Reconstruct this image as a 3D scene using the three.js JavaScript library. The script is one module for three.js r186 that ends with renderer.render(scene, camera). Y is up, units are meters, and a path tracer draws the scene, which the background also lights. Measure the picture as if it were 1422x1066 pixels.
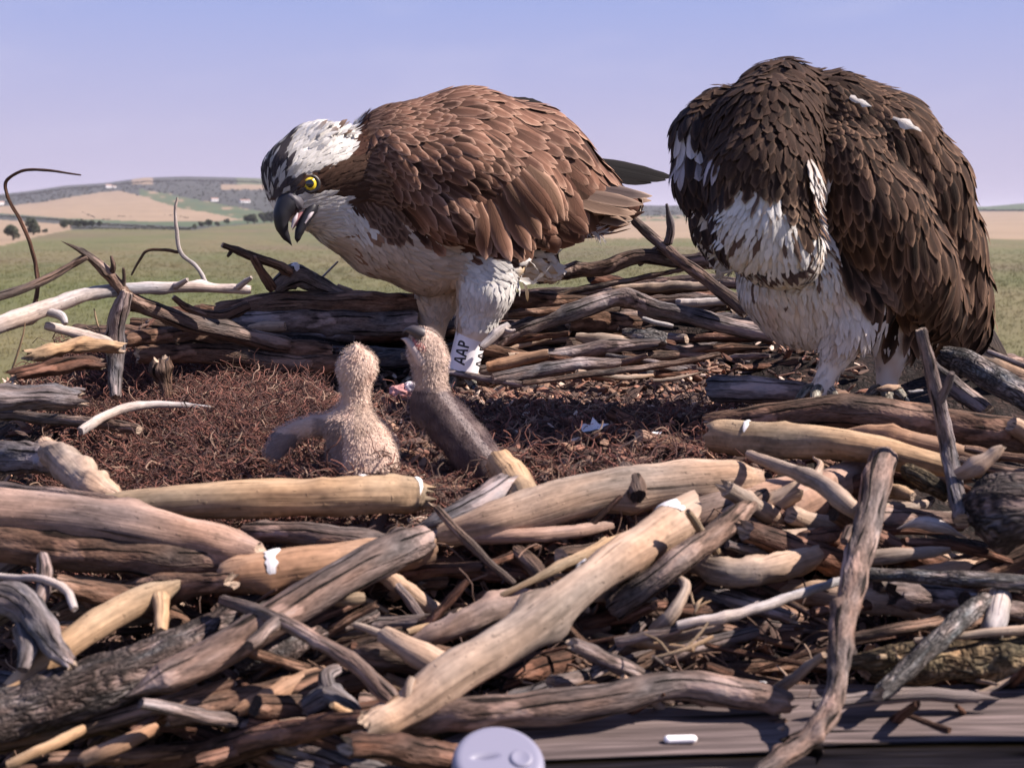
import * as THREE from 'three';
import { mergeGeometries } from 'three/addons/utils/BufferGeometryUtils.js';
import { ImprovedNoise } from 'three/addons/math/ImprovedNoise.js';

// ------------------------------------------------------------------ camera, sky, sun, exposure
const FPX = 1600, PITCH = Math.atan(243 / FPX), CY = 8;          // focal length in photo pixels, tilt, eye height over the field
const scene = new THREE.Scene();
const camera = new THREE.PerspectiveCamera(2 * Math.atan(533 / FPX) * 180 / Math.PI, 1422 / 1066, 0.05, 20000);
camera.position.set(0, CY, 0);
camera.rotation.set(-PITCH, 0, 0);
camera.focus = 1.65;
camera.userData.fStop = 11;
const renderer = new THREE.WebGLRenderer({ antialias: true });
renderer.toneMapping = THREE.LinearToneMapping;
renderer.toneMappingExposure = 2.1;
renderer.shadowMap.enabled = true;

function skyTexture() {
  const w = 1024, h = 512, a = new Float32Array(w * h * 4);
  const stops = [[-90, .18, .165, .17], [-1, .32, .295, .385], [0, .375, .335, .445], [3, .345, .323, .455], [10, .228, .272, .49], [25, .15, .205, .42], [60, .085, .13, .31], [90, .075, .12, .28]];
  for (let j = 0; j < h; j++) {
    const el = (j + .5) / h * 180 - 90;
    let k = 0; while (k < stops.length - 2 && el > stops[k + 1][0]) k++;
    const s0 = stops[k], s1 = stops[k + 1], t = Math.min(1, Math.max(0, (el - s0[0]) / (s1[0] - s0[0])));
    for (let i = 0; i < w; i++) {
      const az = i / w * 6.2832, ci = Math.max(0, fbm(Math.cos(az) * 6 + el * .05, Math.sin(az) * 6, el * .42 + Math.cos(az) * 2, 4) - .03) * .55 * sstep(1.5, 5, el) * sstep(40, 10, el);   // thin cirrus streaks
      for (let c = 0; c < 4; c++) a[(j * w + i) * 4 + c] = c === 3 ? 1 : mix(s0[c + 1] + (s1[c + 1] - s0[c + 1]) * t, [.44, .42, .53][c], ci) * .775;
    }
  }
  const t = new THREE.DataTexture(a, w, h, THREE.RGBAFormat, THREE.FloatType);
  t.mapping = THREE.EquirectangularReflectionMapping; t.magFilter = THREE.LinearFilter; t.minFilter = THREE.LinearFilter; t.needsUpdate = true;
  return t;
}
const SUN_EL = 45 * Math.PI / 180, SUN_FRONT = 2 * Math.PI / 180;
const SUN = new THREE.Vector3(Math.cos(SUN_EL) * Math.cos(SUN_FRONT), Math.sin(SUN_EL), Math.cos(SUN_EL) * Math.sin(SUN_FRONT));
const sun = new THREE.DirectionalLight(new THREE.Color().setRGB(1, .885, .80), 5);
sun.target.position.set(0, CY - .2, -1.3); sun.position.copy(sun.target.position).addScaledVector(SUN, 12);
sun.castShadow = true; sun.shadow.mapSize.set(2048, 2048);
Object.assign(sun.shadow.camera, { left: -1.6, right: 1.6, top: 1.6, bottom: -1.6, near: 1, far: 40 });
scene.add(sun, sun.target);
scene.fog = new THREE.FogExp2(new THREE.Color().setRGB(.80, .78, .92), .00011);

// ------------------------------------------------------------------ helpers
let seedN = 20240611;
const rnd = () => { seedN |= 0; seedN = seedN + 0x6D2B79F5 | 0; let t = Math.imul(seedN ^ seedN >>> 15, 1 | seedN); t = t + Math.imul(t ^ t >>> 7, 61 | t) ^ t; return ((t ^ t >>> 14) >>> 0) / 4294967296; };
const rr = (a, b) => a + (b - a) * rnd();
const V = (x, y, z) => new THREE.Vector3(x, y, z);
const clamp = (x, a = 0, b = 1) => Math.min(b, Math.max(a, x));
const sstep = (a, b, x) => { const t = clamp((x - a) / (b - a)); return t * t * (3 - 2 * t); };
const mix = (a, b, t) => a + (b - a) * t;
const mixc = (a, b, t) => [mix(a[0], b[0], t), mix(a[1], b[1], t), mix(a[2], b[2], t)];
const table = (tb, x) => { if (x <= tb[0][0]) return tb[0][1]; for (let i = 1; i < tb.length; i++) if (x <= tb[i][0]) return mix(tb[i - 1][1], tb[i][1], (x - tb[i - 1][0]) / (tb[i][0] - tb[i - 1][0])); return tb[tb.length - 1][1]; };
const PN = new ImprovedNoise();
const noise = (x, y, z = 0) => PN.noise(x + 37.3, y + 11.7, z + 53.1);
const fbm = (x, y, z = 0, o = 4) => { let s = 0, a = .5, f = 1; for (let i = 0; i < o; i++) { s += a * noise(x * f, y * f, z * f); a *= .5; f *= 2.03; } return s; };
const cosP = Math.cos(PITCH), sinP = Math.sin(PITCH);
/** the point d metres ahead of the eye that is seen in the direction of photo pixel (px, py) */
function P(px, py, d) {
  const x = (px - 711) / FPX, y = (533 - py) / FPX;
  const ry = y * cosP - sinP, rz = -y * sinP - cosP, k = d / -rz;
  return V(x * k, CY + ry * k, -d);
}
const taken = {};
const numbered = n => { const k = taken[n] = (taken[n] ?? -1) + 1; return k ? `${n}_${String(k).padStart(3, '0')}` : n; };
function finish(o) { o.traverse(c => { if (c.isMesh) { c.castShadow = true; c.receiveShadow = true; } }); return o; }
function thing(o, name, label, category, group) { o.name = numbered(name); o.userData.label = label; o.userData.category = category; if (group) o.userData.group = group; scene.add(finish(o)); return o; }
function struct(o, name) { o.name = name; o.userData.kind = 'structure'; scene.add(finish(o)); return o; }
function part(o, name, parent, label) { o.name = name; if (label) o.userData.label = label; parent.add(o); return o; }
const colr = (r, g, b) => new THREE.Color().setRGB(r, g, b);

scene.background = skyTexture();
scene.environment = scene.background;

// ------------------------------------------------------------------ procedural textures
const hash2 = (x, y, s) => { let h = Math.imul(x, 374761393) ^ Math.imul(y, 668265263) ^ Math.imul(s + 1, 1274126177); h = Math.imul(h ^ h >>> 13, 1274126177); return ((h ^ h >>> 16) >>> 0) / 4294967296; };
function tn(u, v, fu, fv, s) {                                   // value noise that tiles over u, v in 0..1 with fu x fv cells
  const x = u * fu, y = v * fv, x0 = Math.floor(x), y0 = Math.floor(y); let fx = x - x0, fy = y - y0; fx = fx * fx * (3 - 2 * fx); fy = fy * fy * (3 - 2 * fy);
  const h = (i, j) => hash2(((x0 + i) % fu + fu) % fu, ((y0 + j) % fv + fv) % fv, s);
  return mix(mix(h(0, 0), h(1, 0), fx), mix(h(0, 1), h(1, 1), fx), fy);
}
function tf(u, v, fu, fv, s, o = 3) { let a = .5, r = 0, n = 0; for (let i = 0; i < o; i++) { r += a * tn(u, v, fu << i, fv << i, s + i * 7); n += a; a *= .55; } return r / n; }
function dataTex(w, h, fn, srgb) {
  const a = new Uint8Array(w * h * 4);
  for (let j = 0; j < h; j++) for (let i = 0; i < w; i++) { const c = fn((i + .5) / w, (j + .5) / h), k = (j * w + i) * 4; for (let q = 0; q < 3; q++) a[k + q] = clamp(Array.isArray(c) ? c[q] : c) * 255; a[k + 3] = 255; }
  const t = new THREE.DataTexture(a, w, h, THREE.RGBAFormat); t.wrapS = t.wrapT = THREE.RepeatWrapping; t.magFilter = THREE.LinearFilter; t.minFilter = THREE.LinearMipmapLinearFilter; t.generateMipmaps = true;
  if (srgb) t.colorSpace = THREE.SRGBColorSpace; t.needsUpdate = true; return t;
}
// grain: [height, colour] in 0..1, u round the stick, v along it
const GRAIN = {
  peeled(u, v) {
    const w = u + .05 * tf(u, v, 3, 3, 91), g = tf(w, v, 40, 4, 1), c = tf(u, v, 4, 4, 12, 4), fl = tn(w, v, 26, 5, 31);
    const crack = sstep(.86, .94, tn(w, v, 24, 2, 5)) * sstep(.5, .8, tn(u, v, 5, 3, 8)), spot = sstep(.60, .70, tf(u, v, 5, 4, 44, 5)), pit = sstep(.90, .97, tn(u + .02 * g, v, 44, 60, 77)) * .6;
    const h = .6 + .25 * (g - .5) - .5 * crack - .3 * pit, l = .83 + .28 * (g - .5) + .45 * (c - .5) - .42 * crack - .20 * spot - .16 * pit + .1 * (fl - .5) + .16 * (tf(u, v, 30, 60, 88, 2) - .5);
    const warm = tf(u, v, 3, 3, 66) - .5; return [h, [l * (1 + .12 * warm), l * (1 - .02 * warm), l * (1 - .16 * warm)]];
  },
  bark(u, v) {
    const w = u + .06 * tf(u, v, 4, 6, 90), g = tf(w, v, 18, 10, 2, 4), c = tf(u, v, 3, 5, 17, 4), ring = sstep(.86, .96, tn(v, u, 14, 2, 6)), peel = sstep(.60, .68, tf(u, v, 5, 5, 27, 4));
    const fine = tf(u, v, 60, 60, 41, 2), crack = sstep(.78, .9, tn(w, v, 26, 4, 9));
    const h = .45 + .5 * (g - .5) + .2 * (fine - .5) - .4 * crack - .15 * peel + .2 * ring;
    const l = .66 + .55 * (g - .5) + .3 * (c - .5) + .25 * (fine - .5) - .42 * crack + .26 * peel;
    const warm = tf(u, v, 5, 5, 63) - .5; return [h, [l * (1 + .2 * warm), l, l * (1 - .15 * warm)]];
  },
  rough(u, v) {
    const a = Math.abs(tf(u + .04 * tf(u, v, 8, 8, 3), v, 7, 22, 21, 4) - .5) * 2, b = Math.abs(tf(u, v + .02 * tn(u, v, 9, 9, 4), 16, 12, 33, 3) - .5) * 2, c = tf(u, v, 4, 5, 18, 3), fine = tf(u, v, 70, 60, 45, 2);
    const rdg = Math.min(1, 1.5 * Math.min(a * 1.4, b * 1.8)), h = .2 + .6 * rdg + .15 * fine;
    const l = .34 + .42 * rdg + .4 * (c - .5) + .35 * (fine - .5), warm = tf(u, v, 9, 9, 64) - .5; return [h, [l * (1 + .2 * warm), l, l * (1 - .1 * warm)]];
  },
  plank(u, v) {
    const w = u + .03 * tf(u, v, 2, 3, 93), g = tf(w, v, 50, 2, 14, 4), c = tf(u, v, 4, 3, 19, 3), crack = sstep(.74, .86, tn(w, v, 26, 1, 15)) * sstep(.35, .7, tn(u, v, 6, 3, 28)), fine = tf(w, v, 110, 9, 47, 2);
    const h = .6 + .35 * (g - .5) - .6 * crack + .15 * (fine - .5), l = .74 + .5 * (g - .5) + .25 * (c - .5) - .5 * crack + .3 * (fine - .5); return [h, [l, l * .985, l * .975]];
  },
};
const GT = {};
for (const k of Object.keys(GRAIN)) { const f = GRAIN[k]; GT[k] = { map: dataTex(512, 512, (u, v) => f(u, v)[1], true), bump: dataTex(512, 512, (u, v) => f(u, v)[0], false) }; }
const matCache = {};
function wood(grain, rgb, bump = .002, rough = .85) {
  const key = grain + rgb.join() + bump + rough;
  return matCache[key] ??= new THREE.MeshPhysicalMaterial({ color: colr(rgb[0] * .82, rgb[1] * .82, rgb[2] * .82), map: GT[grain].map, bumpMap: GT[grain].bump, bumpScale: bump, roughness: rough, specularIntensity: .3 });
}
const W = {
  pale: () => wood('peeled', [.56, .405, .305]), pink: () => wood('peeled', [.50, .335, .265]), yellow: () => wood('peeled', [.55, .375, .235]), orange: () => wood('peeled', [.47, .285, .185]),
  white: () => wood('peeled', [.66, .575, .54]), grey: () => wood('bark', [.41, .335, .325], .0026), brown: () => wood('bark', [.33, .205, .15], .003), mauve: () => wood('bark', [.41, .295, .255], .0026),
  dark: () => wood('bark', [.335, .24, .20], .003), redbrown: () => wood('bark', [.27, .145, .105], .003), rough: () => wood('rough', [.42, .325, .30], .004), lichen: () => wood('rough', [.58, .43, .26], .004),
  birch: () => wood('rough', [.62, .555, .535], .0025), plank: () => wood('plank', [.29, .23, .225], .004), slat: () => wood('plank', [.50, .42, .40], .003), core: () => wood('rough', [.11, .07, .06], .003),
};
const ENDM = { pale: new THREE.MeshStandardMaterial({ color: colr(.62, .47, .36), roughness: .9, map: GT.plank.map, bumpMap: GT.plank.bump, bumpScale: .001 }), dark: new THREE.MeshStandardMaterial({ color: colr(.16, .10, .085), roughness: .95, map: GT.rough.map, bumpMap: GT.rough.bump, bumpScale: .002 }) };
const droppingMat = new THREE.MeshStandardMaterial({ color: colr(.66, .63, .62), roughness: .95 });
// ------------------------------------------------------------------ land: fields, far hill, scrub, trees, farmhouses
const SKYLINE = [[-500, 283], [-200, 280], [0, 273], [40, 269], [90, 262], [150, 258], [200, 252], [260, 250], [320, 251], [380, 253], [450, 260], [560, 272], [700, 281], [900, 286], [1100, 287], [1370, 287], [1422, 283], [1700, 278], [2100, 282]];
const azPx = az => 711 + Math.tan(az) * FPX / cosP;              // heading -> photo column of the horizon
function landH(x, z) {
  const d = Math.hypot(x, z) + 1e-6, az = clamp(Math.atan2(x, -z), -1.2, 1.2), px = clamp(azPx(az), -500, 2100);
  const top = 8 + (290 - table(SKYLINE, px)) / FPX * 2500, t = sstep(520, 2500, d);
  const fall = sstep(2600, 6000, d);
  const roll = 5 * fbm(x / 420, z / 420, 3.1, 3) * sstep(150, 500, d) * (1 - .6 * t) * sstep(3500, 2200, d);
  return top * t * (1 - .8 * fall) + roll * .5 + 10 * fbm(x / 600, z / 600, 8.2, 4) * t * (1 - sstep(2100, 2450, d)) - .25 + .5 * fbm(x / 40, z / 40, 1.7, 3);
}
const rowOf = (x, y, z) => { const k = -z, t = (y - CY) / k; return 533 - FPX * (t * cosP + sinP) / (cosP - t * sinP); };
// field plan: each field is bounded in heading and by the distance along it; given here by the bearings a surveyor at the nest would read
const TAN = [.31, .215, .14], TAN2 = [.28, .195, .125], GRN = [.07, .10, .045], SCRUB = [.05, .052, .045], GRN2 = [.09, .105, .046];
function hillField(c, r) {                                       // c heading column, r dip row
  const n = 6 * noise(c / 23, r / 5), n2 = 2.2 * noise(c / 9, r / 3, 4);
  if (c < 700) {
    const nearEdge = table([[0, 341], [50, 328], [100, 318.5], [200, 317], [262, 320], [300, 314.5], [380, 309], [480, 309], [560, 318], [700, 331]], c);
    if (r > nearEdge) return null;
    if (c < 95 && r > 305 + c * .07) return TAN;
    if (r > table([[0, 297.5], [80, 303], [140, 309], [260, 314.5], [380, 309]], c)) return SCRUB;
    if (r > table([[0, 296], [90, 303], [200, 307.5], [320, 306.5], [340, 305], [420, 302], [600, 304]], c)) return GRN;
    const tl = table([[0, 287], [60, 280], [140, 267], [165, 264.5], [200, 273], [230, 283], [250, 289], [300, 297], [336, 305.5], [345, 320]], c);
    if (r > tl + n2 * .3) return c < 344 ? TAN : GRN2;
    if (c > 335 && r > 296 + n2) return (c > 390 && c < 560) ? TAN2 : GRN2;
    if (c > 195 && r > 262 + (c - 195) * .19 + n2) return (n > 1.6 ? TAN2 : n < -.5 ? GRN : GRN2);
    if (c > 308 && c < 372 && r > 256 && r < 263 + n2) return TAN2;
    if (c > 185 && c < 215 && r < 256) return TAN2;
    if (c > 330 && r < 256) return GRN2;
    return SCRUB;
  }
  if (c < 1250) { if (r > 331 + n2) return null; if (r > 306 + n2 * .6) return TAN; if (r > 299) return n2 > 0 ? GRN2 : TAN2; return SCRUB; }
  if (r > 332 + n2 * .3) return null; if (r > 293.5) return TAN; if (r > 291.2) return SCRUB; return GRN;
}
function landColor(x, y, z) {
  const d = Math.hypot(x, z), az = Math.atan2(x, -z), c = azPx(clamp(az, -1.2, 1.2)), r = rowOf(x, y, z);
  let f = (Math.abs(az) < 1.0) ? hillField(c, r) : (d > 420 ? (fbm(x / 300, z / 300, 2) > 0 ? TAN : GRN) : null);
  if (f) { const v = 1 + .22 * fbm(x / 60, z / 60, 5, 3) + .10 * noise(x / 9, z / 9); return [f[0] * v * .82, f[1] * v * .84, f[2] * v * .82]; }
  const p = fbm(x / 38, z / 60, 9.1, 4), q = fbm(x / 9, z / 14, 2.2, 3), s = fbm(x / 120, z / 90, 4.4, 3);
  let g = mixc([.106, .108, .029], [.165, .122, .054], clamp(.5 + 1.5 * p + .5 * s));
  g = mixc(g, [.145, .09, .055], clamp(3 * (s - .03)) * .75);
  g = mixc(g, [.10, .115, .034], clamp(2.4 * (-q - .05)) * .55);
  const v = 1 + .25 * q + .12 * noise(x / 2.5, z / 2.5); return [g[0] * v * .78, g[1] * v * .84, g[2] * v * .82];
}
{
  const az0 = -32, az1 = 32, NA = 620, NR = 330, pos = [], col = [], idx = [], uv = [];
  const azs = []; for (let i = 0; i < 40; i++) azs.push(-180 + (az0 + 180) * i / 40); for (let i = 0; i <= NA; i++) azs.push(az0 + (az1 - az0) * i / NA); for (let i = 1; i <= 40; i++) azs.push(az1 + (180 - az1) * i / 40);
  for (let j = 0; j <= NR; j++) {
    const t = j / NR, d = t < .9 ? 2 * Math.pow(1500, t / .9) * 1.0 : 3000 * Math.pow(5, (t - .9) / .1);
    for (const a of azs) { const A = a * Math.PI / 180, x = Math.sin(A) * d, z = -Math.cos(A) * d, y = landH(x, z); pos.push(x, y, z); col.push(...landColor(x, y, z)); uv.push(x, z); }
  }
  const n = azs.length; for (let j = 0; j < NR; j++) for (let i = 0; i < n - 1; i++) { const a = j * n + i; idx.push(a, a + 1, a + n, a + 1, a + n + 1, a + n); }
  const g = new THREE.BufferGeometry(); g.setAttribute('position', new THREE.Float32BufferAttribute(pos, 3)); g.setAttribute('color', new THREE.Float32BufferAttribute(col, 3)); g.setAttribute('uv', new THREE.Float32BufferAttribute(uv, 2)); g.setIndex(idx); g.computeVertexNormals();
  struct(new THREE.Mesh(g, new THREE.MeshStandardMaterial({ vertexColors: true, roughness: 1 })), 'ground');
}
// grass on the near field: tufts nobody could count
{
  const N = 45000, g = new THREE.BufferGeometry(), pos = [], idx = [];
  for (let k = 0; k < 5; k++) { const a = k * 1.3, x = Math.cos(a) * .25, z = Math.sin(a) * .25, w = .05, b = pos.length / 3; pos.push(x - w * Math.sin(a), -.1, z + w * Math.cos(a), x + w * Math.sin(a), -.1, z - w * Math.cos(a), x * 2.1, .75 + .25 * Math.sin(k * 7), z * 2.1); idx.push(b, b + 1, b + 2); }
  g.setAttribute('position', new THREE.Float32BufferAttribute(pos, 3)); g.setIndex(idx); g.computeVertexNormals();
  const m = new THREE.InstancedMesh(g, new THREE.MeshStandardMaterial({ color: 0xffffff, roughness: 1, side: THREE.DoubleSide }), N), M = new THREE.Matrix4(), c = new THREE.Color();
  for (let i = 0; i < N; i++) {
    const d = 26 * Math.pow(12, Math.sqrt(rnd())), az = rr(-.5, .5), x = Math.sin(az) * d, z = -Math.cos(az) * d, y = landH(x, z), s = rr(.2, .5) * (.6 + Math.min(d, 160) / 150) * (1 - .6 * sstep(150, 300, d)), k = landColor(x, y, z), v = rr(1.05, 1.3);
    M.makeRotationY(rnd() * 6.3).scale(V(s * 1.3, s * .42, s * 1.3)).setPosition(x, y, z); m.setMatrixAt(i, M); m.setColorAt(i, c.setRGB(k[0] * v, k[1] * v, k[2] * v));
  }
  m.name = 'field_grass'; m.userData = { kind: 'stuff', label: 'dry green and brown grass tufts covering the open field', category: 'grass' }; scene.add(finish(m));
}
// foliage: a crown of many small leaf clumps
function crownGeo(R, H, n, leaf) {
  const pos = [], nor = [];
  const lobes = []; for (let i = 0; i < 9; i++) { const a = rnd() * 6.28, h = rr(.15, .85), q = rr(.2, .62); lobes.push([Math.cos(a) * q * R, h * H, Math.sin(a) * q * R, rr(.32, .52) * R]); }
  for (let i = 0; i < n; i++) {
    const L = lobes[i % 9], th = rnd() * 6.28, cz = rr(-.75, 1), s = Math.sqrt(1 - cz * cz), q = L[3] * Math.cbrt(rr(.25, 1)), c = V(L[0] + Math.cos(th) * s * q, Math.max(leaf * .4, L[1] + cz * q * .8 * H / R), L[2] + Math.sin(th) * s * q);
    const u = V(rr(-1, 1), rr(-1, 1), rr(-1, 1)).normalize(), w = V(rr(-1, 1), rr(-1, 1), rr(-1, 1)).cross(u).normalize(), l = leaf * rr(.6, 1.4);
    const a = c.clone().addScaledVector(u, l), b = c.clone().addScaledVector(w, l * .7).addScaledVector(u, -l * .5), e = c.clone().addScaledVector(w, -l * .7).addScaledVector(u, -l * .5);
    for (const p of [a, b, e]) pos.push(p.x, p.y, p.z);
  }
  const g = new THREE.BufferGeometry(); g.setAttribute('position', new THREE.Float32BufferAttribute(pos, 3)); g.computeVertexNormals(); return g;
}
const leafMat = new THREE.MeshStandardMaterial({ color: colr(.055, .065, .038), roughness: .95, side: THREE.DoubleSide }), trunkMat = new THREE.MeshStandardMaterial({ color: colr(.09, .065, .05), roughness: 1 });
function onLand(px, row, dGuess) { const az = Math.atan((px - 711) * cosP / FPX); let best = null, bd = 1e9; for (let d = dGuess[0]; d < dGuess[1]; d *= 1.01) { const x = Math.sin(az) * d, z = -Math.cos(az) * d, y = landH(x, z), e = Math.abs(rowOf(x, y, z) - row); if (e < bd) { bd = e; best = V(x, y, z); } } return best; }
function tree(px, row, rpx, label, squat = 1) {
  const p = onLand(px, row, [200, 1500]), R = rpx * Math.hypot(p.x, p.z) / FPX, o = new THREE.Group(); o.position.copy(p);
  const t = new THREE.CylinderGeometry(R * .07, R * .12, R * .9, 7); t.translate(0, R * .4, 0);
  const limbs = [t]; for (let k = 0; k < 4; k++) { const l = new THREE.CylinderGeometry(R * .03, R * .06, R * .7, 5); l.translate(0, R * .35, 0); l.rotateZ(.7); l.rotateY(k * 1.6); l.translate(0, R * .6, 0); limbs.push(l); }
  part(new THREE.Mesh(mergeGeometries(limbs), trunkMat), 'trunk', o);
  const cg = crownGeo(R, R * 1.35 * squat, 1500, R * .12); cg.translate(0, R * .2, 0); part(new THREE.Mesh(cg, leafMat), 'crown', o);
  thing(o, 'tree', label, 'tree', 'trees along the field edges');
}
tree(15, 333, 11, 'round dark tree alone at the low end of the tan strip');
tree(44, 325.5, 12, 'wide dark tree with a bush beside it on the tan strip');
const ORD = ['first', 'second', 'third', 'fourth', 'fifth', 'sixth'];
for (const [i, [x, y, r]] of [[87, 317, 6.5], [96, 316.5, 6], [105, 316, 6], [116, 315, 6], [126, 315, 5], [137, 315, 4.5]].entries()) tree(x, y, r, `${ORD[i]} dark tree of the row counted from the wide tree on the tan strip`);
tree(60, 323, 4, 'small bush close beside the wide tree on the tan strip', .8);
for (const [i, [x, y, r]] of [[270, 318, 5], [279, 314.5, 5], [288, 314, 6], [301, 314, 5], [314, 311, 5]].entries()) tree(x, y, r, `${ORD[i]} small dark bush counted from the hedge end at the grass field`, .8);
for (const [i, [x, y, r]] of [[343, 310, 7], [352, 310, 8], [366, 309, 8], [376, 309, 9], [388, 309, 8]].entries()) tree(x, y, r, `${ORD[i]} tree of the clump under the scrub hill counted from the bushes`);
// hedges and hillside scrub that read as masses
{
  const geos = [0, 1, 2].map(() => crownGeo(1, .9, 60, .34)), spots = [];
  const add = (px, row, r0, r1, dg) => { const p = onLand(px, row, dg); spots.push([p, rr(r0, r1) * Math.hypot(p.x, p.z) / FPX]); };
  for (let c = 0; c < 264; c += 1.1) add(c + rr(-1, 1), table([[0, 300.5], [80, 306], [140, 312], [260, 318]], c) + rr(-1, .8), 1.0, 2.1, [250, 1800]);
  for (let c = 100; c < 262; c += 1.6) add(c, 317 + rr(-1, .6) + (c - 100) * .012, 1, 2, [250, 1500]);
  for (let i = 0; i < 1500; i++) { const c = rr(-30, 420), r = mix(table(SKYLINE, c), 300, Math.pow(rnd(), 1.6)); if (hillField(c, r) === SCRUB) add(c, r, .7, 1.7, [700, 2600]); }
  for (let c = 0; c < 420; c += 1.3) add(c, table(SKYLINE, c) + rr(0, 1.5), .8, 1.9, [1500, 2560]);
  for (let i = 0; i < 260; i++) { const c = rr(700, 1000), r = rr(287, 303); add(c, r, .7, 1.8, [700, 2600]); }
  for (let c = 1340; c < 1450; c += .8) add(c, 292.4 + rr(-.6, .6), .7, 1.6, [700, 2600]);
  for (const [a, b, c, d] of [[108, 292, 130, 302], [160, 300, 182, 301], [228, 298, 262, 303], [142, 305, 152, 305]]) for (let k = 0; k < 14; k++) { const t = rnd(); add(mix(a, c, t), mix(b, d, t), .6, 1.2, [500, 2000]); }
  const mats = [colr(.06, .065, .05), colr(.075, .072, .055), colr(.05, .056, .042)];
  geos.forEach((g, k) => {
    const my = spots.filter((_, i) => i % 3 === k), m = new THREE.InstancedMesh(g, new THREE.MeshStandardMaterial({ color: mats[k], roughness: 1, side: THREE.DoubleSide }), my.length), M = new THREE.Matrix4();
    my.forEach(([p, s], i) => { M.makeRotationY(rnd() * 6).scale(V(s * 1.25, s, s * 1.25)).setPosition(p.x, p.y - s * .15, p.z); m.setMatrixAt(i, M); });
    m.name = numbered('hillside_scrub'); m.userData = { kind: 'stuff', label: 'dark scrub and hedges on the far hillside', category: 'scrub' }; scene.add(finish(m));
  });
}
// farmhouses on the far hill
{
  const wm = new THREE.MeshStandardMaterial({ color: colr(.8, .78, .76), roughness: .9 }), rm = new THREE.MeshStandardMaterial({ color: colr(.42, .27, .22), roughness: .9 }), dm = new THREE.MeshStandardMaterial({ color: colr(.05, .05, .06), roughness: .4 });
  const house = (px, row, wpx, hpx, label) => {
    const p = onLand(px, row, [700, 2550]), k = Math.hypot(p.x, p.z) / FPX, w = wpx * k, h = hpx * k, dp = w * .55, o = new THREE.Group(); o.position.copy(p); o.rotation.y = Math.atan2(p.x, p.z) + Math.PI + .3;
    const a = new THREE.BoxGeometry(w, h + 3, dp); a.translate(0, h / 2 - 1.5, 0); part(new THREE.Mesh(a, wm), 'wall', o);
    const s = new THREE.Shape(); s.moveTo(-dp * .58, 0); s.lineTo(0, h * .38); s.lineTo(dp * .58, 0); const e = new THREE.ExtrudeGeometry(s, { depth: w * 1.06, bevelEnabled: false }); e.rotateY(Math.PI / 2); e.translate(-w * .53, h + .01, 0); part(new THREE.Mesh(e, rm), 'roof', o);
    for (const t of [-.3, 0, .3]) { const wg = new THREE.BoxGeometry(w * .08, h * .32, .3); wg.translate(t * w, h * .55, dp / 2); part(new THREE.Mesh(wg, dm), 'window', o); }
    thing(o, 'farmhouse', label, 'house', 'white farmhouses on the far hill');
  };
  house(152, 261, 7, 3.2, 'white farmhouse on the ridge above the tan hillside field');
  house(160, 261, 4, 2.2, 'small white outbuilding on the ridge beside the larger farmhouse');
  house(298, 279.5, 9, 3.4, 'white farmhouse amid the dark scrub of the far hill');
  house(340, 281.5, 13, 3.2, 'long low white farm building lower on the scrub hill');
  house(2, 284.5, 6, 3.2, 'white house at the low end of the hill ridge');
}
// ------------------------------------------------------------------ nest: core, lining, platform
const DROW = [[330, 2.0], [380, 1.95], [400, 1.9], [420, 1.85], [460, 1.75], [500, 1.62], [530, 1.5], [560, 1.4], [600, 1.24], [650, 1.03], [700, .95], [800, .86], [900, .79], [980, .74], [1040, .70], [1100, .66]];
const FRONT = [[0, -.245], [.2, -.245], [.32, -.26], [.42, -.312], [.52, -.362], [.6, -.40], [.7, -.47], [.85, -.62], [1.0, -.66]];
const BACK = [[0, -.25], [.18, -.252], [.3, -.25], [.43, -.22], [.53, -.19], [.6, -.17], [.68, -.21], [.8, -.38], [.95, -.62], [1.0, -.66]];
function coreY(x, z) {
  const cx = x * .92, cz = z + 1.32, r = Math.hypot(cx, cz), t = r < 1e-4 ? .5 : .5 - .5 * cz / r;
  return CY + mix(table(FRONT, r), table(BACK, r), sstep(.12, .88, t)) + .016 * fbm(x * 9, z * 9, 1.5, 3) * 2 + .012 * sstep(-.16, -.34, x) * sstep(.55, .3, r);
}
{
  const N = 150, pos = [], uv = [], idx = [];
  for (let j = 0; j <= N; j++) for (let i = 0; i <= N; i++) { const a = i / N * Math.PI * 2, q = Math.pow(j / N, .8) * 1.0, x = Math.cos(a) * q / .92, z = -1.32 + Math.sin(a) * q; pos.push(x, coreY(x, z), z); uv.push(x * 6, z * 6); }
  for (let j = 0; j < N; j++) for (let i = 0; i < N; i++) { const a = j * (N + 1) + i; idx.push(a, a + N + 1, a + 1, a + 1, a + N + 1, a + N + 2); }
  const g = new THREE.BufferGeometry(); g.setAttribute('position', new THREE.Float32BufferAttribute(pos, 3)); g.setAttribute('uv', new THREE.Float32BufferAttribute(uv, 2)); g.setIndex(idx); g.computeVertexNormals();
  const m = new THREE.Mesh(g, W.core()); m.name = 'nest_core'; m.userData = { kind: 'stuff', label: 'dark packed soil and rotted twigs filling the nest', category: 'nest material' }; scene.add(finish(m));
}
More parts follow.
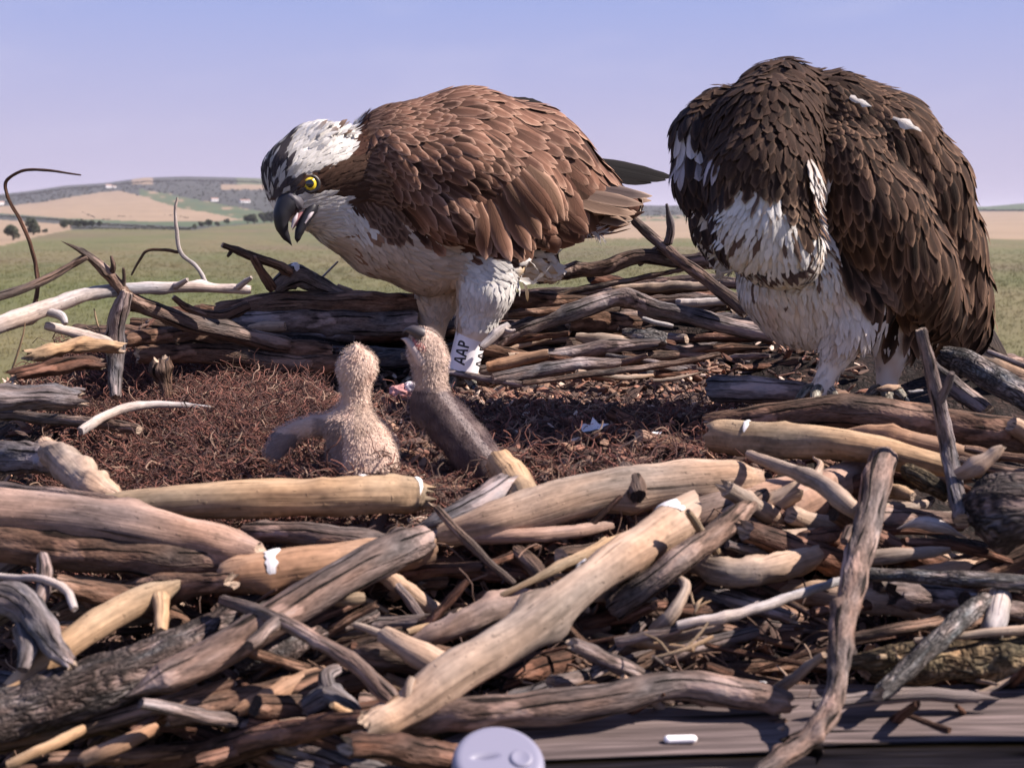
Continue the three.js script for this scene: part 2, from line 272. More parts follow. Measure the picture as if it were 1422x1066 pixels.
// lining: curled brown fibres and small bark chips
function instanced(name, label, geos, mat, spots) {
  geos.forEach((g, k) => {
    const my = spots.filter((_, i) => i % geos.length === k), m = new THREE.InstancedMesh(g, mat, my.length);
    my.forEach((s, i) => { m.setMatrixAt(i, s.m); m.setColorAt(i, s.c); });
    m.name = numbered(name); m.userData = { kind: 'stuff', label, category: 'nest lining' }; scene.add(finish(m));
  });
}
const placeM = (x, y, z, s, tilt) => new THREE.Matrix4().compose(V(x, y, z), new THREE.Quaternion().setFromEuler(new THREE.Euler(rr(-tilt, tilt), rnd() * 6.28, rr(-tilt, tilt), 'YXZ')), V(s, s, s));
{
  const fib = [0, 1, 2, 3, 4].map(k => { const p = []; let a = rr(0, 6), q = V(0, 0, 0); for (let i = 0; i < 6; i++) { p.push(q.clone()); a += rr(-1.1, 1.1) + (k % 2 ? .7 : 0); q.add(V(Math.cos(a) * .008, rr(-.004, .0045), Math.sin(a) * .008)); } return new THREE.TubeGeometry(new THREE.CatmullRomCurve3(p), 9, .00022 + .0001 * k, 4); });
  const spots = [], fm = new THREE.MeshStandardMaterial({ color: 0xffffff, roughness: 1 });
  for (let i = 0; i < 38000; i++) {
    const bank = i < 27000, px = bank ? rr(60, 460) : rr(380, 1080), py = bank ? rr(515, 712) : rr(535, 710), d = table(DROW, py) + rr(-.02, .03), p = P(px, py, d);
    if (p.z < -1.38 && p.x > -.25) continue;
    const clump = fbm(p.x * 14, p.z * 14, 6, 2); if (clump < -.12 && rnd() < .7) continue;
    const v = rr(.55, 1.5), c = rnd() < .12 ? colr(.25 * v, .165 * v, .12 * v) : rnd() < .45 ? colr(.07 * v, .036 * v, .031 * v) : colr(.15 * v, .062 * v, .047 * v);
    spots.push({ m: placeM(p.x, coreY(p.x, p.z) + rr(0, .016) + (bank ? .014 * clamp(clump + .4) : 0), p.z, rr(.55, 1.3), .8), c });
  }
  instanced('nest_lining', 'curly reddish brown root fibres lining the nest cup', fib, fm, spots);
  const chips = [0, 1, 2, 3].map(k => { const g = new THREE.IcosahedronGeometry(.006, 1), a = g.attributes.position; for (let i = 0; i < a.count; i++) { const n = 1 + .5 * noise(a.getX(i) * 300 + k * 9, a.getY(i) * 300, a.getZ(i) * 300); a.setXYZ(i, a.getX(i) * n * (1.2 + .5 * k), a.getY(i) * n * .38, a.getZ(i) * n * .8); } g.computeVertexNormals(); return g; });
  const cs = [], fs = [];
  for (let i = 0; i < 4500; i++) { const px = rr(-60, 1480), py = rr(700, 1060), p = P(px, py, table(DROW, py) + .06), v = rr(.5, 1.3), h = rnd(), y = coreY(p.x, p.z) + rr(.0, .014); (i % 2 ? cs : fs).push({ m: placeM(p.x, y, p.z, i % 2 ? rr(.5, 1.5) : rr(.7, 1.9), 1), c: h < .06 ? colr(.38, .27, .20) : h < .5 ? colr(.2 * v, .12 * v, .085 * v) : colr(.09 * v, .055 * v, .045 * v) }); }
  instanced('heap_litter', 'dry root fibres and grass caught between the sticks of the heap', fib, fm, fs);
  for (let i = 0; i < 9000; i++) {
    const z = i % 3, px = z === 0 ? rr(640, 1000) : z === 1 ? rr(120, 640) : rr(0, 1200), py = z === 0 ? rr(495, 560) : z === 1 ? rr(530, 700) : rr(490, 650), p = P(px, py, table(DROW, py) + rr(-.03, .05));
    const v = rr(.5, 1.3), h = rnd(), c = h < .07 ? colr(.55, .42, .34) : h < .35 ? colr(.27 * v, .16 * v, .11 * v) : h < .55 ? colr(.21 * v, .10 * v, .07 * v) : colr(.10 * v, .062 * v, .05 * v);
    cs.push({ m: placeM(p.x, coreY(p.x, p.z) + rr(.002, .014), p.z, rr(.4, 1.15) * (h < .07 ? .7 : 1), .8), c });
  }
  instanced('bark_litter', 'small bark chips and crumbs scattered over the nest floor', chips, new THREE.MeshStandardMaterial({ color: 0xffffff, roughness: 1 }), cs);
}
// ------------------------------------------------------------------ sticks
const depthAt = (py, dd) => dd > .5 ? dd : table(DROW, py) + (dd || 0);
/** a stick: rings along a curve, uneven and knotty; ends 'cut', 'ragged' or 'point' */
function stickGeo(pts, o = {}) {
  const P3 = pts.map(p => p.p), R = pts.map(p => p.r), curve = new THREE.CatmullRomCurve3(P3, false, 'centripetal'), L = curve.getLength(), rm = Math.max(...R);
  const NR = o.nr ?? (rm > .012 ? 30 : rm > .006 ? 16 : 8), NS = Math.max(8, Math.min(110, Math.round(L / Math.max(.0035, rm * (o.rough ? .25 : .4))))), sd = rnd() * 100;
  const kn = o.knots ?? Math.round(L / .09), knots = []; for (let i = 0; i < kn; i++) knots.push([rr(.05, .95), rr(0, 6.28), rr(.12, .38), rr(.5, 1.1)]);
  const nG = o.grooves ?? (rm > .009 ? 3 : 1), grooves = []; for (let i = 0; i < nG; i++) grooves.push([rr(0, 6.28), rr(0, .8), rr(.15, .6), rr(.05, .13)]);
  const rings = []; let tPrev = null, N0 = null;
  for (let i = 0; i <= NS; i++) {
    const t = i / NS, c = curve.getPoint(t), tan = curve.getTangent(t); const ft = t * (P3.length - 1), k = Math.min(P3.length - 2, Math.floor(ft));
    let r = mix(R[k], R[k + 1], sstep(0, 1, ft - k));
    if (!N0) { N0 = Math.abs(tan.y) < .9 ? V(0, 1, 0) : V(1, 0, 0); N0.addScaledVector(tan, -N0.dot(tan)).normalize(); } else { N0.addScaledVector(tan, -N0.dot(tan)).normalize(); }
    const B = new THREE.Vector3().crossVectors(tan, N0), s = t * L;
    c.addScaledVector(N0, r * .28 * noise(s / (rm * 5), sd)).addScaledVector(B, r * .28 * noise(s / (rm * 5), sd, 9));
    r *= 1 + .16 * noise(s / (rm * 3.2), sd, 4);
    rings.push({ c, tan, N: N0.clone(), B, r, s });
  }
  const endKind = [o.start ?? 'cut', o.end ?? 'cut'], pos = [], uv = [], idx = [], UR = Math.max(1, Math.round(2 * Math.PI * rm / .075));
  const amp = o.rough ?? .055;
  rings.forEach((g, i) => {
    const e0 = g.s / rm, e1 = (L - g.s) / rm; let q = 1, ch = 1;
    if (endKind[0] === 'point') q = Math.min(q, Math.pow(clamp(e0 / (o.taper ?? 5)), .75)); else ch = Math.min(ch, .86 + .14 * clamp(e0 / .3));
    if (endKind[1] === 'point') q = Math.min(q, Math.pow(clamp(e1 / (o.taper ?? 5)), .75)); else ch = Math.min(ch, .86 + .14 * clamp(e1 / .3));
    for (let j = 0; j <= NR; j++) {
      const a = (j % NR) / NR * 6.2832, ca = Math.cos(a), sa = Math.sin(a);
      let rad = g.r * q * ch * (o.flat ? mix(1, o.flat, Math.abs(ca) * Math.abs(g.N.y)) : 1) * (1 + amp * 2 * noise(ca * 1.3 + sd, sa * 1.3, g.s / (rm * 1.6)) + amp * noise(ca * 4 + sd, sa * 4, g.s / (rm * .9)));
      for (const [kt, ka, kh, kw] of knots) { const ds = (g.s - kt * L) / (rm * kw), da = Math.atan2(Math.sin(a - ka), Math.cos(a - ka)) * 1.3; const f = ds * ds + da * da; if (f < 4) rad += rm * kh * Math.exp(-f * 2.2) * q; }
      rad += g.r * q * .03 * noise(ca * 6 + sd, sa * 6, g.s / (rm * 7));
      for (const [ga, g0, gl, gd] of grooves) { const tt = g.s / L; if (tt > g0 && tt < g0 + gl) { const da = Math.atan2(Math.sin(a - ga - .5 * noise(g.s / (rm * 6), ga)), Math.cos(a - ga - .5 * noise(g.s / (rm * 6), ga))) / .16; rad -= g.r * gd * Math.exp(-da * da) * q * Math.sin((tt - g0) / gl * 3.14); } }
      let ax = 0; const near = i === 0 ? 0 : i === rings.length - 1 ? 1 : -1;
      if (near >= 0 && endKind[near] !== 'point') { const rg = endKind[near] === 'ragged' ? 1.1 : .3; ax = g.r * rg * (noise(ca * 2.2 + sd, sa * 2.2, near * 7 + 3) * 1.3 + (endKind[near] === 'ragged' ? .5 * (hash2(j % NR, near, Math.floor(sd)) - .5) : 0)); }
      const sl = near >= 0 && o.slant ? o.slant * ca * g.r : 0;
      const p = g.c.clone().addScaledVector(g.N, ca * rad).addScaledVector(g.B, sa * rad).addScaledVector(g.tan, ax + sl); pos.push(p.x, p.y, p.z); uv.push(j / NR * UR, g.s / .22 + sd);
    }
  });
  const n = NR + 1; for (let i = 0; i < NS; i++) for (let j = 0; j < NR; j++) { const a = i * n + j; idx.push(a, a + n, a + 1, a + 1, a + n, a + n + 1); }
  const g = new THREE.BufferGeometry(); g.setAttribute('position', new THREE.Float32BufferAttribute(pos, 3)); g.setAttribute('uv', new THREE.Float32BufferAttribute(uv, 2)); g.setIndex(idx); g.computeVertexNormals();
  const na = g.attributes.normal; for (let i = 0; i <= NS; i++) { const a = i * n, b = a + NR, v = V(na.getX(a) + na.getX(b), na.getY(a) + na.getY(b), na.getZ(a) + na.getZ(b)).normalize(); na.setXYZ(a, v.x, v.y, v.z); na.setXYZ(b, v.x, v.y, v.z); }
  const caps = [];
  [0, NS].forEach((ri, e) => {
    if (endKind[e] === 'point') return;
    const ring = []; for (let j = 0; j < NR; j++) { const k = (ri * n + j) * 3; ring.push(V(pos[k], pos[k + 1], pos[k + 2])); }
    const gC = rings[ri], cc = ring.reduce((s, v) => s.add(v), V(0, 0, 0)).multiplyScalar(1 / NR).addScaledVector(gC.tan, (e ? -1 : 1) * gC.r * (endKind[e] === 'ragged' ? .5 : (o.hollow && e === 0 ? 1.3 : .06)));
    const cp = [], ci = [], cu = [], put = (v, a, q) => { cp.push(v.x, v.y, v.z); cu.push(.5 + .3 * Math.cos(a) * q, .5 + .3 * Math.sin(a) * q); };
    ring.forEach((v, j) => put(v, j / NR * 6.28, 1)); ring.forEach((v, j) => put(v.clone().lerp(cc, .5), j / NR * 6.28, .5)); put(cc, 0, 0);
    for (let j = 0; j < NR; j++) { const k = (j + 1) % NR, f = (a, b, c) => e ? ci.push(a, b, c) : ci.push(a, c, b); f(j, k, NR + j); f(k, NR + k, NR + j); f(NR + j, NR + k, 2 * NR); }
    const cg = new THREE.BufferGeometry(); cg.setAttribute('position', new THREE.Float32BufferAttribute(cp, 3)); cg.setAttribute('uv', new THREE.Float32BufferAttribute(cu, 2)); cg.setIndex(ci); cg.computeVertexNormals(); caps.push(cg);
  });
  return { geo: g, caps, rings };
}
const toPts = a => a.map(([px, py, dd, r]) => { const d = depthAt(py, dd); return { p: P(px, py, d), r: r * d / FPX }; });
function smear(rings, t0, t1, a0, a1, parent) {                  // a bird dropping dried onto the wood, its own thin crust
  const n = rings.length, pos = [], idx = [], A = 12, B = 12;
  for (let i = 0; i <= A; i++) for (let j = 0; j <= B; j++) {
    const u = i / A, v = j / B, pin = Math.sqrt(Math.sin(Math.PI * clamp(v, .02, .98))), lo = .5 - pin * (.32 + .45 * noise(v * 3.1, t0 * 40) + .2 * noise(v * 9, t0 * 9)), hi = .5 + pin * (.3 + .5 * noise(v * 3.7, t0 * 71 + 5) + .2 * noise(v * 11, t0 * 19)), t = mix(t0, t1, mix(lo, hi, u)), fi = clamp(t) * (n - 1), k = Math.min(n - 2, Math.floor(fi)), q = fi - k, g = rings[k], h = rings[k + 1], a = mix(a0, a1, v + .06 * noise(u * 5, 3));
    const r = mix(g.r, h.r, q) * 1.02 + .0004 + .0007 * Math.sin(Math.PI * u) * Math.sin(Math.PI * v), c = g.c.clone().lerp(h.c, q), N = g.N, Bn = g.B; const p = c.addScaledVector(N, Math.cos(a) * r).addScaledVector(Bn, Math.sin(a) * r); pos.push(p.x, p.y, p.z);
  }
  for (let i = 0; i < A; i++) for (let j = 0; j < B; j++) { const a = i * (B + 1) + j; idx.push(a, a + B + 1, a + 1, a + 1, a + B + 1, a + B + 2); }
  const g = new THREE.BufferGeometry(); g.setAttribute('position', new THREE.Float32BufferAttribute(pos, 3)); g.setIndex(idx); g.computeVertexNormals();
  const m = new THREE.Mesh(g, droppingMat); m.material.side = THREE.DoubleSide; part(m, 'dropping', parent, 'dried white bird dropping');
}
const mains = [], CUT = / (with|lying|under|behind|along|wedged|above|on|slanting|crossing|beside|across|held|over|running|propped|resting|sticking|by|hanging|at|against|between|butted|reaching|climbing|planted|curling|standing|low|thrust|leading|poking|looped|near|in|rising|angled|bowed|half|peeking|pointing|tilted|below|from|of|to|covered) /;
const nearestMain = p => { let b = null, bd = 1e9; for (const m of mains) { const d = Math.min(...m.pts.map(q => q.distanceTo(p))); if (d < bd) { bd = d; b = m; } } return b.short; };
function stick(name, label, cat, mat, pts, o = {}) {
  const q = toPts(pts), { geo, caps, rings } = stickGeo(q, o), small = Math.max(...q.map(a => a.r)) < .0055;
  const grp = new THREE.Mesh(small && caps.length ? mergeGeometries([geo, ...caps]) : geo, mat);
  if (!small) caps.forEach(c => part(new THREE.Mesh(c, o.endMat ?? ENDM.pale), 'cut_end', grp));
  for (const b of o.twigs || []) { const tq = toPts(b); const s = stickGeo(tq, { start: 'point', end: o.twigEnd ?? 'cut', taper: .1, knots: 1, nr: 10 }); part(new THREE.Mesh(s.caps.length ? mergeGeometries([s.geo, ...s.caps]) : s.geo, o.twigMat ?? mat), 'side_twig', grp); }
  for (const b of o.smears || []) smear(rings, ...b, grp);
  // move the origin to the stick's own middle
  if (!o.group) mains.push({ pts: q.map(a => a.p.clone()), short: label.split(CUT)[0] });
  const c = q[Math.floor(q.length / 2)].p.clone(); grp.geometry.translate(-c.x, -c.y, -c.z); grp.children.forEach(k => k.geometry.translate(-c.x, -c.y, -c.z)); grp.position.copy(c);
  thing(grp, name, label, cat, o.group); return grp;
}
// --- the front heap
stick('log', 'thick log with rough ridged grey bark slanting out of the heap', 'log', W.rough(), [[-60, 1012, -.02, 40], [120, 955, -.02, 40], [290, 895, 0, 38], [420, 835, .03, 34]], { rough: .12, end: 'ragged' });
stick('log', 'smooth grey stripped log with a blunt rounded end and split tip', 'log', W.mauve(), [[172, 968, -.035, 14], [235, 938, -.04, 25], [340, 880, -.045, 27], [450, 818, -.045, 27], [550, 764, -.04, 28], [592, 745, -.035, 22]], { start: 'point', taper: 3, end: 'cut', endMat: ENDM.pale, knots: 1, rough: .03 });
stick('branch', 'long pale tan branch with a white slanted cut end and fork', 'branch', W.pale(), [[500, 1018, -.03, 18], [545, 995, -.03, 28], [620, 945, -.04, 31], [720, 877, -.045, 30], [820, 806, -.045, 29], [890, 758, -.04, 29], [945, 722, -.02, 29]], { slant: 1.4, knots: 3, end: 'cut', twigs: [[[628, 935, -.03, 26], [590, 912, -.04, 20], [560, 896, -.045, 16], [535, 878, -.04, 13]], [[560, 893, -.045, 12], [530, 880, -.04, 7], [492, 868, -.035, 5]], [[565, 972, -.04, 12], [566, 955, -.05, 8], [572, 940, -.055, 6]]], smears: [[.93, .99, -1.0, .7], [.66, .69, -1.2, -.3]] });
stick('branch', 'dark bark branch crossing under the long tan branch', 'branch', W.dark(), [[850, 850, .01, 20], [930, 790, -.035, 19], [1000, 735, -.04, 17], [1062, 686, -.02, 11]], { end: 'ragged' });
stick('log', 'tan log lying behind the long cut branch', 'log', W.pink(), [[880, 745, .06, 26], [960, 712, .03, 30], [1030, 694, .03, 28], [1110, 678, .04, 22]], {});
stick('log', 'pale log with a round knot hole beside the nest cup', 'log', W.pale(), [[610, 742, 0, 20], [690, 722, -.02, 30], [760, 703, -.025, 33], [850, 684, -.025, 34], [930, 675, -.02, 33], [1010, 668, -.01, 28], [1056, 664, 0, 17]], { knots: 1, twigs: [[[735, 708, -.025, 29], [712, 668, 1.0, 25], [692, 634, 1.02, 22]]], twigMat: W.yellow(), endMat: ENDM.pale });
stick('branch_stub', 'dark broken knot on top of the pale log with the hole', 'branch stub', W.dark(), [[886, 690, -.035, 13], [876, 664, -.055, 17], [868, 650, -.06, 12]], { end: 'ragged', knots: 0, endMat: ENDM.dark });
stick('log', 'yellow tan peeled stick with a knobbly end and white smear', 'log', W.yellow(), [[110, 702, -.02, 17], [200, 698, -.02, 22], [320, 695, -.025, 25], [430, 693, -.025, 25], [520, 690, -.02, 27], [575, 686, -.015, 25], [592, 688, -.01, 18]], { end: 'ragged', knots: 6, smears: [[.84, .93, -.6, 1.3], [.62, .645, -.9, .4]] });
stick('log', 'big pinkish weathered log with a lengthwise crack and slanted end', 'log', W.pink(), [[-60, 712, -.035, 38], [80, 722, -.035, 37], [200, 738, -.035, 36], [300, 752, -.03, 31], [366, 772, -.02, 17]], { knots: 2, end: 'cut', slant: -.8 });
stick('log', 'dark brown log under the big pinkish log', 'log', W.brown(), [[-60, 752, -.015, 27], [100, 764, -.02, 27], [240, 776, -.02, 25], [355, 782, -.005, 20]], {});
stick('stick', 'grey stick lying along the top of the pinkish log', 'stick', W.mauve(), [[-40, 672, 0, 9], [60, 684, -.02, 10], [150, 697, -.03, 10], [230, 715, -.02, 7]], {});
stick('log', 'orange barked log with a white dropping streak', 'log', W.orange(), [[308, 800, -.02, 22], [350, 796, -.025, 29], [430, 786, -.025, 30], [520, 775, -.015, 27], [600, 765, 0, 22]], { start: 'cut', knots: 2, smears: [[.30, .40, -.9, 1.5]] });
stick('log', 'purplish dark stick wedged behind the orange log', 'stick', W.mauve(), [[340, 735, 0, 13], [420, 742, -.01, 17], [500, 748, -.01, 16], [560, 750, 0, 10]], { end: 'point', taper: 3 });
stick('stick', 'sandy tan stick with a hanging stub at its broken end', 'stick', W.yellow(), [[12, 958, -.03, 14], [70, 912, -.035, 21], [140, 866, -.035, 22], [205, 828, -.03, 20], [250, 810, -.02, 9]], { end: 'ragged', twigs: [[[222, 828, -.03, 13], [224, 850, -.035, 11], [222, 878, -.035, 9]]] });
stick('twig', 'dark gnarled root piece with curled ends', 'twig', W.grey(), [[-30, 845, -.03, 30], [20, 838, -.05, 28], [52, 862, -.06, 20], [78, 900, -.06, 15], [100, 922, -.055, 11]], { rough: .14, end: 'ragged', twigs: [[[38, 850, -.05, 13], [56, 830, -.06, 11], [62, 800, -.06, 11], [58, 772, -.055, 9]], [[30, 870, -.05, 16], [38, 905, -.055, 13], [30, 930, -.05, 9]]] });
stick('twig', 'pale grey bent twig looped over the gnarled root piece', 'twig', W.white(), [[-30, 797, -.04, 5], [20, 802, -.05, 5], [62, 805, -.07, 6], [92, 820, -.07, 6], [103, 846, -.065, 6]], {});
stick('log', 'tan knee of wood sticking up beside the lining bank', 'branch', W.pale(), [[168, 700, -.02, 14], [120, 672, -.03, 24], [84, 640, -.04, 23], [60, 618, -.03, 14]], { end: 'ragged', rough: .09 });
stick('log', 'lumpy grey tan branch behind the tan knee', 'branch', W.grey(), [[-40, 628, .0, 20], [20, 634, -.01, 22], [70, 640, .0, 20], [100, 660, .02, 14]], { rough: .13 });
stick('twig', 'dark twig with a pale cut tip above the lining bank', 'twig', W.dark(), [[-30, 572, -.06, 7], [60, 580, -.07, 8], [130, 588, -.07, 8], [193, 596, -.06, 8]], { end: 'cut' });
stick('twig', 'pale curved twig lying on the lining bank', 'twig', W.white(), [[112, 600, 1.17, 7], [140, 580, 1.2, 7], [185, 564, 1.23, 7], [240, 562, 1.25, 5], [295, 566, 1.26, 3]], {});
stick('forked_twig', 'grey forked twig slanting across the front heap', 'twig', W.mauve(), [[308, 833, -.04, 8], [350, 846, -.06, 9], [392, 864, -.065, 10], [440, 890, -.065, 11], [495, 925, -.06, 12], [545, 972, -.045, 15]], { twigs: [[[385, 862, -.065, 10], [368, 876, -.075, 10], [346, 896, -.08, 10]]], knots: 4 });
stick('log', 'purple grey log with a ring crack resting on the timber', 'log', W.mauve(), [[560, 1002, -.005, 22], [640, 992, -.02, 25], [740, 985, -.025, 26], [850, 968, -.025, 24], [940, 952, -.02, 22], [1030, 962, -.015, 22], [1098, 975, -.01, 18]], { rough: .05, knots: 4, smears: [[.87, .93, -1.2, -.2]] });
stick('log', 'broken log with a pale raw end under the rough bark log', 'log', W.brown(), [[232, 990, .0, 20], [300, 982, .0, 24], [400, 962, .0, 23], [520, 930, .02, 22]], { start: 'ragged' });
stick('stick', 'yellowish strip of wood low in the heap', 'stick', W.yellow(), [[10, 1062, -.01, 8], [60, 1040, -.015, 9], [116, 1012, -.01, 8]], {});
stick('stick', 'brown split stick beside the yellowish strip', 'stick', W.orange(), [[115, 1056, 0, 12], [150, 1040, -.01, 13], [215, 1012, 0, 9]], { start: 'ragged', end: 'ragged' });
stick('stick', 'knotted grey root under the forked twig', 'twig', W.grey(), [[420, 985, -.015, 14], [455, 965, -.02, 18], [490, 980, -.025, 17], [512, 1000, -.02, 9]], { rough: .16, end: 'point', twigs: [[[460, 965, -.02, 12], [452, 940, -.025, 12], [470, 928, -.02, 9]]] });
stick('stick', 'small tan stick end beside the knotted root', 'stick', W.pale(), [[365, 1010, -.01, 6], [410, 1004, -.015, 8], [464, 1002, -.015, 6]], {});
stick('stick', 'short orange broken stick under the grey forked twig', 'stick', W.orange(), [[330, 985, -.005, 10], [370, 968, -.01, 14], [412, 948, -.005, 14], [450, 930, .01, 10]], { start: 'ragged' });
stick('stick', 'mottled bark stick below the stripped grey log', 'stick', W.rough(), [[330, 925, 0, 17], [380, 905, -.01, 19], [430, 885, 0, 17], [520, 850, .02, 12]], { rough: .1 });
stick('stick', 'red brown stick low against the stripped grey log', 'stick', W.redbrown(), [[400, 880, -.005, 7], [450, 855, -.01, 8], [500, 835, -.005, 6]], { twigs: [] });
stick('stick', 'small pale nub of wood on the red brown stick', 'stick', W.yellow(), [[466, 836, -.025, 9], [486, 832, -.03, 11], [504, 830, -.025, 8]], {});
stick('stick', 'thin yellow stick thrust between the tan branch and the logs', 'stick', W.yellow(), [[660, 850, 0, 4], [720, 815, -.02, 5], [780, 785, -.02, 8], [840, 758, -.005, 10], [885, 740, .02, 8]], { start: 'point' });
stick('twig', 'thin dark twig slanting under the knot hole log', 'twig', W.dark(), [[606, 705, -.05, 6], [640, 742, -.04, 7], [680, 782, -.02, 6], [715, 810, 0, 5]], {});
stick('stick', 'pinkish stick lying below the knot hole log', 'stick', W.pink(), [[655, 748, -.005, 8], [720, 744, -.015, 11], [790, 738, -.01, 10], [850, 730, .01, 7]], {});
stick('stick', 'grey wedge of split wood beside the yellow stub', 'stick', W.grey(), [[560, 742, .0, 10], [610, 722, -.015, 16], [660, 700, -.015, 20], [704, 680, -.01, 23]], { end: 'ragged', start: 'point' });
stick('stick', 'crumbling pale pink stick behind the tan branch', 'stick', W.pink(), [[545, 905, .02, 12], [610, 876, .0, 17], [660, 856, -.005, 23], [705, 842, 0, 22], [780, 832, .01, 22]], { rough: .14, end: 'ragged' });
stick('stick', 'short stick standing on end behind the thin yellow stick', 'stick', W.brown(), [[768, 818, .01, 14], [745, 790, .0, 14], [718, 765, .0, 11]], { end: 'ragged' });
stick('stick', 'rounded dark branch end with a small knob under the fork', 'branch', W.brown(), [[640, 935, .02, 20], [580, 920, .0, 24], [530, 912, -.01, 20], [498, 905, 0, 12]], { rough: .1 });
// --- heap at the side of the bent upright branch
stick('branch', 'grey crooked branch standing over the heap and bending to the timber', 'branch', W.mauve(), [[1282, 612, -.02, 13], [1250, 616, -.04, 20], [1222, 645, -.06, 20], [1208, 710, -.07, 20], [1195, 770, -.07, 20], [1180, 830, -.07, 20], [1166, 890, -.065, 19], [1166, 935, -.055, 15], [1150, 990, -.05, 16], [1108, 1036, -.045, 15], [1050, 1076, -.04, 11]], { knots: 7, rough: .08, endMat: ENDM.pale, twigs: [[[1200, 745, -.07, 9], [1185, 735, -.075, 8], [1172, 752, -.08, 7]]] });
stick('forked_twig', 'thin upright forked twig with a smooth grey top', 'twig', W.grey(), [[1338, 722, -.05, 14], [1330, 690, -.06, 12], [1318, 630, 1.0, 11], [1304, 560, 1.0, 10], [1292, 510, 1.0, 9], [1279, 457, 1.0, 8]], { twigs: [[[1304, 562, 1.0, 7], [1314, 540, .99, 6], [1323, 518, .98, 5]]], knots: 3 });
stick('log', 'long brown grey log with lengthwise cracks at the nest edge', 'log', W.brown(), [[985, 588, 1.19, 17], [1080, 578, 1.17, 21], [1180, 573, 1.15, 23], [1280, 582, 1.13, 25], [1370, 598, 1.11, 24], [1460, 612, 1.1, 22]], { start: 'ragged', knots: 2 });
stick('log', 'mottled grey log stub tapering to a dark tip by the leg', 'log', W.grey(), [[985, 540, 1.28, 18], [1040, 540, 1.26, 20], [1100, 545, 1.25, 17], [1150, 553, 1.24, 9], [1182, 556, 1.24, 5]], { endMat: ENDM.dark });
stick('log', 'hollow ended tan log with a white ring mark', 'log', W.yellow(), [[985, 611, 1.09, 25], [1050, 611, 1.07, 24], [1130, 615, 1.05, 23], [1220, 626, 1.03, 20], [1320, 648, 1.02, 17]], { hollow: 1, endMat: ENDM.dark, knots: 2, smears: [[.19, .23, -1.2, 1.0]] });
stick('stick', 'tan stick lying along the hollow ended log', 'stick', W.orange(), [[1150, 606, 1.11, 8], [1210, 605, 1.08, 14], [1280, 616, 1.06, 15], [1370, 640, 1.05, 12]], {});
stick('log', 'thick tan log with a dark sawn end in the heap', 'log', W.pink(), [[1032, 742, .04, 27], [1090, 712, .03, 29], [1150, 680, .03, 28], [1215, 645, .04, 24]], { endMat: ENDM.dark });
stick('forked_twig', 'pale splintered twig lying over the tan sawn log', 'twig', W.pale(), [[1040, 630, .99, 7], [1085, 650, -.08, 10], [1130, 668, -.08, 13], [1165, 692, -.07, 14], [1200, 718, -.05, 12]], { twigs: [[[1132, 666, -.08, 9], [1140, 648, -.09, 5], [1130, 635, -.09, 2]]], end: 'ragged' });
stick('stick', 'pale chunky stick with a broken face near the white twig', 'stick', W.pale(), [[960, 783, .01, 17], [1010, 795, .0, 20], [1060, 792, .0, 21], [1130, 770, .02, 18]], { rough: .13, start: 'ragged' });
stick('stick', 'pale flat wood fragment above the chunky stick', 'stick', W.pale(), [[1030, 775, .03, 12], [1080, 755, .02, 20], [1125, 742, .02, 14], [1150, 735, .03, 6]], { rough: .12, start: 'ragged', end: 'point' });
stick('twig', 'white grey weathered twig poking out with a pale tip', 'twig', W.white(), [[940, 868, -.03, 7], [1000, 858, -.035, 9], [1060, 842, -.035, 8], [1115, 823, -.03, 7], [1190, 800, .01, 6]], { });
stick('twig', 'dark grey twig leading down from the weathered white twig', 'twig', W.grey(), [[855, 892, -.01, 8], [900, 883, -.02, 8], [945, 872, -.025, 7]], {});
stick('stick', 'curl of dry bark hanging by the white twig', 'bark', W.pale(), [[938, 800, -.02, 5], [952, 812, -.03, 8], [940, 840, -.03, 9], [925, 862, -.02, 12], [905, 875, 0, 8]], { rough: .12 });
stick('stick', 'stubby greenish stick behind the crooked branch', 'stick', W.lichen(), [[1258, 652, .98, 12], [1285, 668, .96, 14], [1318, 690, .95, 11]], {});
stick('stick', 'short round stick end under the crooked branch', 'stick', W.yellow(), [[1225, 678, .0, 9], [1250, 684, -.02, 11], [1268, 690, -.02, 8]], {});
stick('stump', 'rough mottled stump chunk with a flat dark side', 'stump', W.rough(), [[1352, 712, .90, 30], [1375, 704, .89, 44], [1410, 700, .88, 46], [1470, 700, .88, 42]], { rough: .1, endMat: ENDM.dark, knots: 4 });
stick('stick', 'cracked twig heads on top of the rough stump', 'twig', W.pale(), [[1330, 660, .93, 8], [1355, 650, .92, 14], [1380, 632, .92, 9], [1395, 620, .92, 4]], { rough: .15, end: 'ragged' });
stick('stick', 'bright peeled wedge of wood by the rough stump', 'stick', W.white(), [[1245, 735, .0, 9], [1275, 728, -.01, 15], [1310, 735, -.01, 14], [1345, 748, 0, 7]], { start: 'point', end: 'point' });
stick('branch', 'long grey weathered branch running beneath the stump', 'branch', W.birch(), [[1200, 797, -.01, 10], [1270, 800, -.02, 11], [1340, 803, -.03, 11], [1460, 812, -.03, 12]], {});
stick('stick', 'tan stick butted against the crooked branch', 'stick', W.pale(), [[1195, 775, .0, 10], [1235, 772, -.005, 11], [1285, 768, -.005, 9], [1318, 764, 0, 5]], { end: 'ragged' });
stick('branch', 'grey straight branch propped up from the timber', 'branch', W.birch(), [[1222, 965, -.03, 12], [1265, 925, -.035, 14], [1310, 882, -.035, 15], [1345, 850, -.03, 15], [1370, 830, -.02, 10]], { start: 'ragged' });
stick('stick', 'pale squared wood block beside the propped branch', 'wood block', W.white(), [[1378, 880, -.01, 16], [1385, 850, -.015, 17], [1390, 826, -.01, 16]], {});
